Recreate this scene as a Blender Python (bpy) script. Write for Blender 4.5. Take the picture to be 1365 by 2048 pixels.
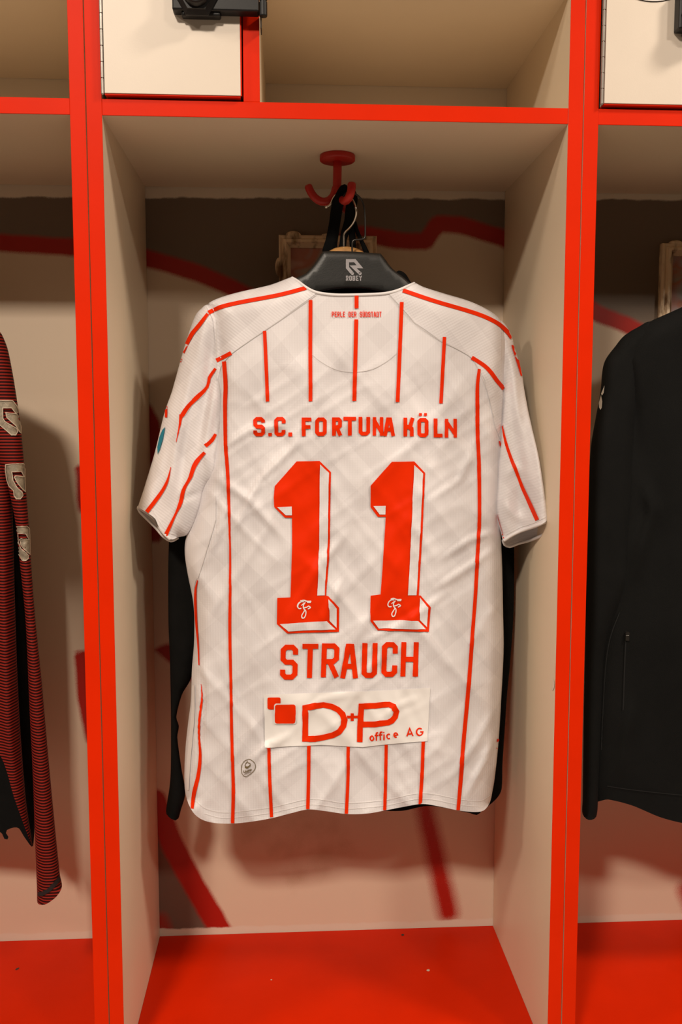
import bpy, bmesh, math, random
import numpy as np
from mathutils import Vector, Matrix
from mathutils.bvhtree import BVHTree
from mathutils.geometry import delaunay_2d_cdt

random.seed(4)
for o in list(bpy.data.objects):
    bpy.data.objects.remove(o)
SC = bpy.context.scene
COL = SC.collection

# ------------------------------------------------------------------ camera
S = 0.7116                      # metres per fitted unit (19 mm boards)
F_PX = 1827.0
YAW, PITCH = 0.0573, 0.0951
BENCH_Z = 0.45
SHELF_Z = BENCH_Z + 1.7279 * S  # underside of the shelf
CAM = np.array([0.3114 * S, -1.6188 * S, SHELF_Z - 0.5206 * S])
FW = np.array([math.sin(YAW) * math.cos(PITCH), math.cos(YAW) * math.cos(PITCH), -math.sin(PITCH)])
RT = np.array([math.cos(YAW), -math.sin(YAW), 0.0])
UP = np.cross(RT, FW)
cd = bpy.data.cameras.new('camera')
cam = bpy.data.objects.new('camera', cd)
COL.objects.link(cam)
cd.sensor_fit = 'VERTICAL'
cd.sensor_height = 36.0
cd.lens = F_PX / 2048 * 36.0
cd.clip_start = 0.02
M3 = Matrix((RT, UP, -FW)).transposed()
cam.matrix_world = Matrix.Translation(Vector(CAM)) @ M3.to_4x4()
SC.camera = cam

# ------------------------------------------------------------------ world, lamps, exposure
SC.view_settings.view_transform = 'Standard'
SC.view_settings.look = 'None'
SC.view_settings.gamma = 1.0
SC.view_settings.use_curve_mapping = False
SC.view_settings.exposure = -0.15
wd = bpy.data.worlds.new('world')
SC.world = wd
wd.use_nodes = True
wd.node_tree.nodes['Background'].inputs[0].default_value = (1.0, 0.74, 0.48, 1)
wd.node_tree.nodes['Background'].inputs[1].default_value = 0.022
CEIL_Z = 3.06
LAMPS = [(-0.50, -2.30, 112.0), (1.85, -1.00, 46.0), (-2.1, -1.2, 36.0), (2.0, -2.6, 46.0)]
LAMP_SIZE = (0.34, 0.34)
LAMP_COL = (1.0, 0.868, 0.72)

# ------------------------------------------------------------------ helpers
def ray(px, py):
    a = (np.asarray(px, float) - 682.5) / F_PX
    b = (1024 - np.asarray(py, float)) / F_PX
    return a[..., None] * RT + b[..., None] * UP + FW

def at_y(px, py, Y):
    """world point on the vertical plane y = Y that the photograph shows at a pixel"""
    r = ray(px, py)
    t = (np.asarray(Y, float) - CAM[1]) / r[..., 1]
    return CAM + t[..., None] * r

def at_z(px, py, Z):
    r = ray(px, py)
    t = (Z - CAM[2]) / r[..., 2]
    return CAM + t[..., None] * r

ORG = {}

def link(o, parent=None):
    COL.objects.link(o)
    if parent is not None:
        o.parent = parent
        ORG[o.name] = ORG[parent.name]

def tag(o, label=None, cat=None, group=None, kind=None):
    if label: o['label'] = label
    if cat: o['category'] = cat
    if group: o['group'] = group
    if kind: o['kind'] = kind
    return o

def thing(name, loc, label, cat, group=None):
    o = bpy.data.objects.new(name, None)
    o.empty_display_size = 0.05
    o.location = loc
    COL.objects.link(o)
    ORG[o.name] = np.array(loc, float)
    return tag(o, label, cat, group)

def mk(name, V, Fc, mat, parent=None, smooth=False, label=None):
    """mesh object from world-space vertices; a part keeps its thing's origin"""
    V = np.asarray(V, float).reshape(-1, 3)
    if parent is not None:
        org = ORG[parent.name]
    else:
        org = np.array([V[:, 0].mean(), V[:, 1].mean(), V[:, 2].min()])
    me = bpy.data.meshes.new(name)
    me.from_pydata([tuple(v) for v in (V - org)], [], [tuple(f) for f in Fc])
    me.update()
    if smooth:
        me.polygons.foreach_set('use_smooth', [True] * len(me.polygons))
    if mat: me.materials.append(mat)
    o = bpy.data.objects.new(name, me)
    link(o, parent)
    if parent is None:
        o.location = org
        ORG[o.name] = org
    if label: o['label'] = label
    return o

def bm_obj(name, bm, mat, parent=None, smooth=False, label=None):
    bm.normal_update()
    V = [v.co[:] for v in bm.verts]
    for i, v in enumerate(bm.verts): v.index = i
    Fc = [[v.index for v in f.verts] for f in bm.faces]
    bm.free()
    o = mk(name, V, Fc, mat, parent, smooth, label)
    return o

def add_box(bm, x0, x1, y0, y1, z0, z1, bevel=0.0):
    r = bmesh.ops.create_cube(bm, size=1.0)
    vs = r['verts']
    for v in vs:
        v.co = Vector((x0 + (v.co.x + .5) * (x1 - x0), y0 + (v.co.y + .5) * (y1 - y0), z0 + (v.co.z + .5) * (z1 - z0)))
    if bevel:
        es = list({e for v in vs for e in v.link_edges})
        bmesh.ops.bevel(bm, geom=es, offset=bevel, segments=2, affect='EDGES', profile=0.5)

def box(name, x0, x1, y0, y1, z0, z1, mat, parent=None, bevel=0.0, label=None):
    bm = bmesh.new()
    add_box(bm, x0, x1, y0, y1, z0, z1, bevel)
    return bm_obj(name, bm, mat, parent, False, label)

def sweep(bm, P, rad, seg=12, cap=True):
    """round bar along points P (n,3), radius number or list"""
    P = np.asarray(P, float)
    n = len(P)
    R = np.full(n, rad) if np.isscalar(rad) else np.asarray(rad, float)
    T = np.gradient(P, axis=0)
    T /= np.linalg.norm(T, axis=1)[:, None] + 1e-12
    u = np.cross(T[0], [0.3, 1, 0.2]); u /= np.linalg.norm(u)
    rings = []
    for i in range(n):
        u = u - T[i] * (u @ T[i]); u /= np.linalg.norm(u)
        w = np.cross(T[i], u)
        rings.append([bm.verts.new(P[i] + R[i] * (math.cos(a) * u + math.sin(a) * w)) for a in np.linspace(0, 2 * math.pi, seg, endpoint=False)])
    for a, b in zip(rings[:-1], rings[1:]):
        for k in range(seg):
            bm.faces.new((a[k], a[(k + 1) % seg], b[(k + 1) % seg], b[k]))
    if cap:
        for ring, p, t, r, s in ((rings[0], P[0], -T[0], R[0], 1), (rings[-1], P[-1], T[-1], R[-1], -1)):
            tip = bm.verts.new(p + t * r * 0.55)
            mid = [bm.verts.new(p + (np.array(v.co) - p) * 0.72 + t * r * 0.40) for v in ring]
            for k in range(seg):
                q = (ring[k], ring[(k + 1) % seg], mid[(k + 1) % seg], mid[k])
                bm.faces.new(q if s < 0 else q[::-1])
                q = (mid[k], mid[(k + 1) % seg], tip)
                bm.faces.new(q if s < 0 else q[::-1])

def lathe(bm, c, prof, axis='z', seg=32):
    """prof: list of (radius, height along the axis) around centre c"""
    rings = []
    for r, h in prof:
        ring = []
        for a in np.linspace(0, 2 * math.pi, seg, endpoint=False):
            p = (r * math.cos(a), r * math.sin(a), h) if axis == 'z' else (r * math.cos(a), h, r * math.sin(a))
            ring.append(bm.verts.new(np.array(c) + np.array(p)))
        rings.append(ring)
    for a, b in zip(rings[:-1], rings[1:]):
        for k in range(seg):
            bm.faces.new((a[k], a[(k + 1) % seg], b[(k + 1) % seg], b[k]))
    for ring in (rings[0], rings[-1]):
        bm.faces.new(ring)
    bmesh.ops.recalc_face_normals(bm, faces=bm.faces)

def catmull(P, closed=True, step=6.0):
    P = [np.array(p, float) for p in P]
    n = len(P)
    out = []
    m = n if closed else n - 1
    for i in range(m):
        p1, p2 = P[i], P[(i + 1) % n]
        L = np.linalg.norm(p2 - p1)
        if L < 1e-6: continue
        p0 = P[(i - 1) % n] if closed or i > 0 else p1
        p3 = P[(i + 2) % n] if closed or i + 2 < n else p2
        k = max(1, int(round(L / step)))
        # limit tangents so uneven spacing cannot overshoot
        t1 = (p2 - p0) * 0.5; t2 = (p3 - p1) * 0.5
        for t in (t1, t2):
            l = np.linalg.norm(t)
            if l > L: t *= L / l
        if np.linalg.norm(p1 - p0) < 1e-6: t1 = p2 - p1
        if np.linalg.norm(p3 - p2) < 1e-6: t2 = p2 - p1
        for j in range(k):
            s = j / k
            out.append((i, (2 * s**3 - 3 * s**2 + 1) * p1 + (s**3 - 2 * s**2 + s) * t1 + (-2 * s**3 + 3 * s**2) * p2 + (s**3 - s**2) * t2))
    if not closed: out.append((n - 1, P[-1]))
    return out

def seg_dist(Q, A, B):
    """distance of points Q (n,2) to segments A->B (m,2)"""
    out = np.full(len(Q), 1e9)
    for a, b in zip(A, B):
        d = b - a
        t = np.clip(((Q - a) @ d) / (d @ d + 1e-12), 0, 1)
        out = np.minimum(out, np.hypot(*(Q - (a + t[:, None] * d)).T))
    return out

def inside(Q, poly):
    x, y = Q[:, 0], Q[:, 1]
    r = np.zeros(len(Q), bool)
    n = len(poly)
    for i in range(n):
        x1, y1 = poly[i]; x2, y2 = poly[(i + 1) % n]
        if y1 == y2: continue
        c = ((y1 > y) != (y2 > y)) & (x < (x2 - x1) * (y - y1) / (y2 - y1) + x1)
        r ^= c
    return r

def tri_poly(B, h, rings=()):
    """triangulate the inside of boundary points B with interior points every h"""
    B = np.asarray(B, float)
    n = len(B)
    lo, hi = B.min(0), B.max(0)
    pts = []
    rows = np.arange(lo[1] + h * .5, hi[1], h * .866)
    for k, y in enumerate(rows):
        for x in np.arange(lo[0] + (h * .5 if k % 2 else 0), hi[0], h): pts.append((x, y))
    Q = np.array(pts) if pts else np.zeros((0, 2))
    A2 = np.roll(B, -1, axis=0)
    if len(Q):
        Q = Q[inside(Q, B)]
    if len(Q):
        need = (max(rings) + .45 * h) if rings else .45 * h
        Q = Q[seg_dist(Q, B, A2) > need]
    extra = []
    if rings:
        tng = np.roll(B, -1, axis=0) - np.roll(B, 1, axis=0)
        tng /= np.linalg.norm(tng, axis=1)[:, None] + 1e-9
        nrm = np.stack([-tng[:, 1], tng[:, 0]], 1)
        for rr in rings:
            for s in (1, -1):
                C = B + s * rr * nrm
                ok = inside(C, B)
                C = C[ok]
                if len(C):
                    C = C[seg_dist(C, B, A2) > rr * .8]
                    extra.append(C)
    allp = np.concatenate([B, Q] + extra) if len(Q) or extra else B
    vv, ee, ff, *_ = delaunay_2d_cdt([Vector(p) for p in allp], [(i, (i + 1) % n) for i in range(n)], [], 1, 1e-4)
    return np.array([v[:] for v in vv]), [list(f) for f in ff]

_rs = np.random.RandomState(11)
_LAT = _rs.rand(256, 256)

def vnoise(x, y, seed=0):
    x = np.asarray(x, float) + 37.3 * seed; y = np.asarray(y, float) + 91.7 * seed
    xi, yi = np.floor(x).astype(int), np.floor(y).astype(int)
    fx, fy = x - xi, y - yi
    fx = fx**3 * (fx * (fx * 6 - 15) + 10); fy = fy**3 * (fy * (fy * 6 - 15) + 10)
    g = lambda a, b: _LAT[a % 256, b % 256]
    return (g(xi, yi) * (1 - fx) + g(xi + 1, yi) * fx) * (1 - fy) + (g(xi, yi + 1) * (1 - fx) + g(xi + 1, yi + 1) * fx) * fy

def rot_ridge(x, y, ang, wl, ln, seed):
    c, s = math.cos(ang), math.sin(ang)
    a = (x * c + y * s) / wl; b = (-x * s + y * c) / ln
    n = vnoise(a, b, seed)
    return (1 - np.abs(2 * n - 1))**2

def ridge(x, y, pts, w, amp):
    """a crease: gaussian ridge along a polyline, fading towards both ends"""
    P = np.array(pts, float)
    Q = np.stack([x, y], 1)
    d = np.full(len(Q), 1e9); tt = np.zeros(len(Q))
    for i in range(len(P) - 1):
        dd = P[i + 1] - P[i]
        t = np.clip(((Q - P[i]) @ dd) / (dd @ dd), 0, 1)
        e = np.hypot(*(Q - (P[i] + t[:, None] * dd)).T)
        m = e < d
        d[m] = e[m]; tt[m] = (i + t[m]) / (len(P) - 1)
    return amp * np.exp(-(d / w)**2) * np.clip(4 * tt * (1 - tt) + .15, 0, 1)

def sstep(a, b, x):
    t = np.clip((np.asarray(x, float) - a) / (b - a), 0, 1)
    return t * t * (3 - 2 * t)

def garment(name, parent, mat, outline, Y0, T, r, fold=None, h=7.0, back=None, label=None, rings=(1.5, 4.5), backT=1.0, smooth_step=6.0):
    """a hollow cloth shape: front and back sheet meeting along the closed outline; open edges (third value 1) stay apart"""
    Vs, Fs = [], []
    for side, ol in ((-1, outline), (1, back or outline)):
        pts = [p[:2] for p in ol]
        opn = [len(p) > 2 and p[2] for p in ol]
        C = catmull(pts, True, smooth_step)
        B = np.array([c for _, c in C]); oi = np.array([bool(opn[i]) for i, _ in C])
        V2, Fc = tri_poly(B, h, rings if side < 0 else ())
        A2 = np.roll(B, -1, axis=0)
        d = seg_dist(V2, B[~oi], A2[~oi])
        s = np.clip(d / r, 0, 1)
        t = T * np.sqrt(np.clip(1 - (1 - s)**2, 0, 1))
        x, y = V2[:, 0], V2[:, 1]
        f = fold(x, y) * sstep(0, 26, d) if fold is not None else 0.0
        y0 = Y0(x, y) if callable(Y0) else Y0
        Y = y0 - t - f if side < 0 else y0 + t * backT - 0.2 * f
        W = at_y(x, y, Y)
        k = sum(len(v) for v in Vs)
        Vs.append(W)
        Fs += [[i + k for i in (fc[::-1] if side < 0 else fc)] for fc in Fc]
    bm = bmesh.new()
    bv = [bm.verts.new(p) for p in np.concatenate(Vs)]
    for fc in Fs:
        try: bm.faces.new([bv[i] for i in fc])
        except ValueError: pass
    bmesh.ops.remove_doubles(bm, verts=bm.verts, dist=2e-5)
    bmesh.ops.recalc_face_normals(bm, faces=bm.faces)
    return bm_obj(name, bm, mat, parent, True, label)

def bvh_of(*objs):
    V, Fc = [], []
    for o in objs:
        k = len(V)
        org = ORG[o.name]
        V += [Vector(np.array(v.co) + org) for v in o.data.vertices]
        Fc += [[i + k for i in p.vertices] for p in o.data.polygons]
    return BVHTree.FromPolygons(V, Fc)

CO = Vector(CAM)

def decal(name, polys, mat, parent, bvh, off=0.0006, h=6.0, label=None):
    """thin print or tape lying on the surface that carries it"""
    V, Fc = [], []
    for poly in polys:
        B = []
        n = len(poly)
        for i in range(n):
            a, b = np.array(poly[i], float), np.array(poly[(i + 1) % n], float)
            L = np.linalg.norm(b - a)
            if L < 0.02: continue
            k = max(1, int(math.ceil(L / h)))
            B += [a + (b - a) * j / k for j in range(k)]
        if len(B) < 3: continue
        V2, fc = tri_poly(np.array(B), h)
        D = ray(V2[:, 0], V2[:, 1])
        idx = []
        for dvec in D:
            dv = Vector(dvec).normalized()
            loc, nr, _, _ = bvh.ray_cast(CO, dv, 6.0)
            if loc is None: idx.append(-1); continue
            if nr.dot(dv) > 0: nr = -nr
            idx.append(len(V)); V.append(np.array(loc + nr * off - dv * off * 1.1))
        for f in fc:
            q = [idx[i] for i in f]
            if min(q) < 0: continue
            p = [V[i] for i in q]
            dep = [c[1] for c in p]
            if max(dep) - min(dep) > 0.05: continue
            Fc.append(q[::-1])
    if not Fc: return None
    return mk(name, V, Fc, mat, parent, True, label)

# ---- flat drawing: strokes and letters as polygons in photograph pixels
def stroke(pts, w, closed=False, cap='butt', ext=0.0):
    """thick polyline -> polygons (quads with mitred joints)"""
    P = [np.array(p, float) for p in pts]
    W = [w] * len(P) if np.isscalar(w) else list(w)
    if ext and not closed:
        a = P[0] - P[1]; P[0] = P[0] + a / np.linalg.norm(a) * ext
        a = P[-1] - P[-2]; P[-1] = P[-1] + a / np.linalg.norm(a) * ext
    n = len(P)
    L, R = [], []
    for i in range(n):
        d0 = P[i] - P[i - 1] if (closed or i > 0) else P[1] - P[0]
        d1 = P[(i + 1) % n] - P[i] if (closed or i < n - 1) else P[-1] - P[-2]
        d0 = d0 / (np.linalg.norm(d0) + 1e-9); d1 = d1 / (np.linalg.norm(d1) + 1e-9)
        n0 = np.array([-d0[1], d0[0]]); n1 = np.array([-d1[1], d1[0]])
        m = n0 + n1
        l = np.linalg.norm(m)
        m = n0 if l < 1e-6 else m / l
        k = min(1 / max(0.35, m @ n0), 2.4)
        L.append(P[i] + m * k * W[i] / 2); R.append(P[i] - m * k * W[i] / 2)
    out = []
    for i in range(n if closed else n - 1):
        j = (i + 1) % n
        out.append([L[i], L[j], R[j], R[i]])
    if cap == 'round':
        for p, ww in ((P[0], W[0]), (P[-1], W[-1])):
            out.append([p + ww / 2 * np.array([math.cos(a), math.sin(a)]) for a in np.linspace(0, 2 * math.pi, 12, endpoint=False)])
    return out

def arc(cx, cy, rx, ry, a0, a1, n=10):
    return [(cx + rx * math.cos(math.radians(a)), cy + ry * math.sin(math.radians(a))) for a in np.linspace(a0, a1, n)]

def glyph_paths(ch, c, ca):
    """centre lines in a unit box, y down; c, ca = chamfer along x and y; 'x' marks open ends pushed to the box edge"""
    cx, cy = c, ca
    G = {
        'S': [([(1, .25), (1, cy), (1 - cx, 0), (cx, 0), (0, cy), (0, .5 - cy), (cx, .5), (1 - cx, .5), (1, .5 + cy), (1, 1 - cy), (1 - cx, 1), (cx, 1), (0, 1 - cy), (0, .75)], 0)],
        'C': [([(1, .30), (1, cy), (1 - cx, 0), (cx, 0), (0, cy), (0, 1 - cy), (cx, 1), (1 - cx, 1), (1, 1 - cy), (1, .70)], 0)],
        'O': [([(1, cy), (1 - cx, 0), (cx, 0), (0, cy), (0, 1 - cy), (cx, 1), (1 - cx, 1), (1, 1 - cy)], 1)],
        'U': [([(0, 0), (0, 1 - cy), (cx, 1), (1 - cx, 1), (1, 1 - cy), (1, 0)], 0)],
        'F': [([(0, 1), (0, 0), (1, 0)], 0), ([(0, .5), (.82, .5)], 0)],
        'E': [([(1, 0), (0, 0), (0, 1), (1, 1)], 0), ([(0, .5), (.8, .5)], 0)],
        'R': [([(0, 1), (0, 0), (1 - cx, 0), (1, cy), (1, .54 - cy), (1 - cx, .54), (0, .54)], 0), ([(.48, .56), (.95, 1)], 0)],
        'P': [([(0, 1), (0, 0), (1 - cx, 0), (1, cy), (1, .56 - cy), (1 - cx, .56), (0, .56)], 0)],
        'T': [([(0, 0), (1, 0)], 0), ([(.5, 0), (.5, 1)], 0)],
        'N': [([(0, 0), (0, 1)], 0), ([(1, 0), (1, 1)], 0), ([(-.08, .02), (1.08, .98)], 0)],
        'A': [([(0, 1), (.36, 0), (.64, 0), (1, 1)], 0), ([(.14, .68), (.86, .68)], 0)],
        'K': [([(0, 0), (0, 1)], 0), ([(1, 0), (.72, .46), (.05, .5)], 0), ([(.4, .5), (.92, .60), (.95, 1)], 0)],
        'L': [([(0, 0), (0, 1), (1, 1)], 0)],
        'H': [([(0, 0), (0, 1)], 0), ([(1, 0), (1, 1)], 0), ([(0, .5), (1, .5)], 0)],
        'D': [([(0, 0), (1 - cx, 0), (1, cy), (1, 1 - cy), (1 - cx, 1), (0, 1)], 1)],
        'B': [([(0, 0), (1 - cx, 0), (1, cy), (1, 1 - cy), (1 - cx, 1), (0, 1)], 1), ([(0, .5), (1, .5)], 0)],
        'Y': [([(0, 0), (.5, .5), (1, 0)], 0), ([(.5, .45), (.5, 1)], 0)],
    }
    return G[ch]

def letter(ch, x0, y0, x1, y1, sw, cham=0.22, slant=0.0, dy=0.0):
    """letter in a pixel box; slant leans it, dy lets the right side sit lower"""
    uml = ch in 'ÖÜ'
    base = {'Ö': 'O', 'Ü': 'U'}.get(ch, ch)
    hw = sw / 2
    bx0, bx1, by0, by1 = x0 + hw, x1 - hw, y0 + hw, y1 - hw
    w, hgt = bx1 - bx0, by1 - by0
    mp = lambda p: (bx0 + p[0] * w + slant * (0.5 - p[1]) * hgt, by0 + p[1] * hgt + dy * p[0])
    if ch == '.':
        return [[(x0, y1 - (x1 - x0)), (x1, y1 - (x1 - x0)), (x1, y1), (x0, y1)]]
    out = []
    for path, closed in glyph_paths(base, cham, cham * w / hgt):
        out += stroke([mp(p) for p in path], sw, bool(closed), ext=0 if closed or base in 'SC' or (base == 'N' and path[0][0] < 0) else hw)
    if uml:
        dw = (x1 - x0) * .26
        for cx in (x0 + (x1 - x0) * .27, x0 + (x1 - x0) * .73):
            yy = y0 - sw * .55
            out.append([(cx - dw / 2, yy - sw * .75), (cx + dw / 2, yy - sw * .75), (cx + dw / 2, yy), (cx - dw / 2, yy)])
    return out

def text_run(s, x0, x1, y0, y1, sw, gap=0.25, cham=.22, narrow=('I',)):
    n = len(s)
    adv = (x1 - x0) / (n - gap)
    out = []
    for i, ch in enumerate(s):
        if ch == ' ': continue
        a = x0 + i * adv
        out += letter(ch, a, y0, a + adv * (1 - gap), y1, sw, cham)
    return out

# ------------------------------------------------------------------ materials
def new_mat(name):
    m = bpy.data.materials.new(name)
    m.use_nodes = True
    nt = m.node_tree
    b = nt.nodes['Principled BSDF']
    return m, nt, b

def nd(nt, t, **kw):
    n = nt.nodes.new(t)
    for k, v in kw.items(): setattr(n, k, v)
    return n

def simple(name, col, rough=0.5, metal=0.0, spec=0.5, vary=0.06, vscale=8.0, bump=0.0, bscale=200.0, sheen=0.0, coat=0.0):
    """colour with faint noise variation and optional fine bump"""
    m, nt, b = new_mat(name)
    tc = nd(nt, 'ShaderNodeTexCoord')
    nz = nd(nt, 'ShaderNodeTexNoise'); nz.inputs['Scale'].default_value = vscale; nz.inputs['Detail'].default_value = 4
    nt.links.new(tc.outputs['Object'], nz.inputs['Vector'])
    mr = nd(nt, 'ShaderNodeMapRange')
    mr.inputs['From Min'].default_value = .3; mr.inputs['From Max'].default_value = .7
    mr.inputs['To Min'].default_value = 1 - vary; mr.inputs['To Max'].default_value = 1 + vary * .5
    nt.links.new(nz.outputs['Fac'], mr.inputs['Value'])
    mx = nd(nt, 'ShaderNodeMix', data_type='RGBA', blend_type='MULTIPLY')
    mx.inputs[0].default_value = 1
    mx.inputs[6].default_value = (*col, 1)
    nt.links.new(mr.outputs['Result'], mx.inputs[7])
    nt.links.new(mx.outputs[2], b.inputs['Base Color'])
    b.inputs['Roughness'].default_value = rough
    b.inputs['Metallic'].default_value = metal
    b.inputs['Specular IOR Level'].default_value = spec
    if sheen: b.inputs['Sheen Weight'].default_value = sheen
    if coat: b.inputs['Coat Weight'].default_value = coat
    if bump:
        n2 = nd(nt, 'ShaderNodeTexNoise'); n2.inputs['Scale'].default_value = bscale
        nt.links.new(tc.outputs['Object'], n2.inputs['Vector'])
        bp = nd(nt, 'ShaderNodeBump'); bp.inputs['Strength'].default_value = bump; bp.inputs['Distance'].default_value = .001
        nt.links.new(n2.outputs['Fac'], bp.inputs['Height'])
        nt.links.new(bp.outputs['Normal'], b.inputs['Normal'])
    return m

M = {}
M['panel'] = simple('cream_laminate', (.80, .655, .48), .45, vary=.03, vscale=6, bump=.05, bscale=600)
M['door'] = simple('white_laminate', (.77, .665, .56), .42, vary=.03, vscale=9, bump=.05, bscale=600)
M['red'] = simple('red_edge', (.76, .022, .0002), .42, spec=.07, vary=.05, vscale=14, bump=.04, bscale=90)
M['bench'] = simple('red_bench_laminate', (.62, .018, .0002), .45, spec=.09, vary=.08, vscale=10, bump=.08, bscale=400)
M['red_hook'] = simple('red_hook_paint', (.42, .010, .004), .42, vary=.05)
M['black_plastic'] = simple('black_plastic', (.009, .0085, .0085), .45, spec=.3, vary=.1)
M['hanger'] = simple('black_hanger_plastic', (.020, .020, .019), .42, vary=.1, bump=.1, bscale=500)
M['grey_print'] = simple('grey_print', (.40, .38, .40), .5)
M['chrome'] = simple('chrome', (.80, .76, .70), .18, metal=1.0, vary=.02)
M['dark_steel'] = simple('dark_steel', (.06, .055, .05), .3, metal=.8, vary=.05)
M['steel'] = simple('hinge_steel', (.30, .27, .24), .4, metal=.5, vary=.1, vscale=60)
M['wood'] = simple('hanger_wood', (.58, .30, .10), .4, vary=.2, vscale=40)
M['strap'] = simple('black_strap', (.004, .004, .004), .85, spec=.1, vary=.2, bump=.2, bscale=900)
M['black_cloth'] = simple('black_fleece', (.0060, .0060, .0058), .9, spec=.12, vary=.2, vscale=30, bump=.25, bscale=1500)
M['jacket'] = simple('black_softshell', (.0052, .0052, .0050), .85, spec=.14, vary=.2, vscale=20, bump=.25, bscale=1200)
M['print'] = simple('red_print', (.82, .028, .0002), .5, spec=.08, vary=.04, vscale=30, bump=.05, bscale=900)
M['patch'] = simple('white_patch', (.85, .815, .80), .40, vary=.03, vscale=30)
M['trim_white'] = simple('white_rib_trim', (.80, .765, .77), .6, vary=.03, bump=.15, bscale=1500)
M['thread'] = simple('pale_thread', (.68, .64, .63), .7, vary=.05)
M['stitch'] = simple('white_thread', (.86, .83, .83), .6, vary=.05)
M['teal'] = simple('teal_badge', (.005, .20, .30), .5, vary=.05)
M['olive'] = simple('olive_print', (.16, .12, .055), .6, vary=.05)
M['silver'] = simple('silver_vinyl', (.40, .335, .25), .36, metal=.25, vary=.35, vscale=160, bump=.4, bscale=1200)
M['silver_rim'] = simple('pale_stitched_rim', (.62, .50, .38), .6, vary=.1)
M['logo_white'] = simple('pale_grey_print', (.50, .46, .42), .5)
M['floor'] = simple('grey_tile', (.26, .23, .20), .4, vary=.1)
M['ceiling'] = simple('ceiling_paint', (.72, .68, .62), .8)
M['lamp_body'] = simple('lamp_housing', (.7, .7, .7), .4)
M['sticker'] = simple('clear_sticker', (.80, .70, .66), .25)

def emis(name, col, st):
    m, nt, b = new_mat(name)
    b.inputs['Base Color'].default_value = (.8, .8, .8, 1)
    b.inputs['Emission Color'].default_value = (*col, 1)
    b.inputs['Emission Strength'].default_value = st
    return m

def mathn(nt, op, a, b=None, clamp=False):
    n = nd(nt, 'ShaderNodeMath', operation=op); n.use_clamp = clamp
    for i, v in enumerate((a, b)):
        if v is None: continue
        if isinstance(v, (int, float)): n.inputs[i].default_value = v
        else: nt.links.new(v, n.inputs[i])
    return n.outputs[0]

def jersey_mat(name, ang, period=0.0036, amt=.8):
    """white polyester knit: fine ribs, faint crossed tonal bands"""
    m, nt, b = new_mat(name)
    tc = nd(nt, 'ShaderNodeTexCoord')
    def wave(a, scale, dist=0.0, prof='SIN'):
        mp = nd(nt, 'ShaderNodeMapping'); mp.inputs['Rotation'].default_value = (0, a, 0)
        nt.links.new(tc.outputs['Object'], mp.inputs['Vector'])
        w = nd(nt, 'ShaderNodeTexWave', wave_type='BANDS', bands_direction='X', wave_profile=prof)
        w.inputs['Scale'].default_value = scale; w.inputs['Distortion'].default_value = dist
        w.inputs['Detail'].default_value = 1; w.inputs['Detail Scale'].default_value = 1
        nt.links.new(mp.outputs['Vector'], w.inputs['Vector'])
        return w.outputs['Fac']
    k = 2 * math.pi / period / 20.0
    rib = wave(ang, k)
    cross = wave(ang + math.pi / 2, k * 1.1)
    t1 = wave(math.radians(42), 2 * math.pi / .060 / 20, 1.2)
    t2 = wave(math.radians(-48), 2 * math.pi / .074 / 20, 1.2)
    nz = nd(nt, 'ShaderNodeTexNoise'); nz.inputs['Scale'].default_value = 9
    nt.links.new(tc.outputs['Object'], nz.inputs['Vector'])
    band = mathn(nt, 'ADD', mathn(nt, 'GREATER_THAN', t1, .62), mathn(nt, 'GREATER_THAN', t2, .66))
    band = mathn(nt, 'MULTIPLY', band, mathn(nt, 'MULTIPLY', nz.outputs['Fac'], .20))
    ribc = mathn(nt, 'MULTIPLY', rib, .07 * amt)
    dark = mathn(nt, 'ADD', band, ribc)
    mx = nd(nt, 'ShaderNodeMix', data_type='RGBA')
    mx.inputs[6].default_value = (.80, .765, .785, 1); mx.inputs[7].default_value = (.40, .36, .37, 1)
    nt.links.new(dark, mx.inputs[0])
    nt.links.new(mx.outputs[2], b.inputs['Base Color'])
    b.inputs['Roughness'].default_value = .46
    b.inputs['Sheen Weight'].default_value = .10
    b.inputs['Specular IOR Level'].default_value = .45
    hsum = mathn(nt, 'ADD', rib, mathn(nt, 'MULTIPLY', cross, .35))
    bp = nd(nt, 'ShaderNodeBump'); bp.inputs['Strength'].default_value = .22 * amt; bp.inputs['Distance'].default_value = .0006
    nt.links.new(hsum, bp.inputs['Height'])
    rg = nd(nt, 'ShaderNodeTexNoise', noise_type='RIDGED_MULTIFRACTAL')
    rg.inputs['Scale'].default_value = 9; rg.inputs['Detail'].default_value = 3; rg.inputs['Distortion'].default_value = .6
    mg = nd(nt, 'ShaderNodeMapping'); mg.inputs['Rotation'].default_value = (0, math.radians(38), 0); mg.inputs['Scale'].default_value = (1.7, 1, .5)
    nt.links.new(tc.outputs['Object'], mg.inputs['Vector']); nt.links.new(mg.outputs['Vector'], rg.inputs['Vector'])
    b2 = nd(nt, 'ShaderNodeBump'); b2.inputs['Strength'].default_value = .35; b2.inputs['Distance'].default_value = .0035
    nt.links.new(rg.outputs[0], b2.inputs['Height']); nt.links.new(b2.outputs['Normal'], bp.inputs['Normal'])
    nt.links.new(bp.outputs['Normal'], b.inputs['Normal'])
    return m

M['jersey'] = jersey_mat('white_jersey_knit', 0.0)
M['jersey_sleeve_left'] = jersey_mat('white_sleeve_knit', math.radians(52))
M['jersey_sleeve_right'] = jersey_mat('white_sleeve_knit_b', math.radians(-62))
M['jersey_plain'] = jersey_mat('white_side_mesh', 0.0, .0028, .4)

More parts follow.
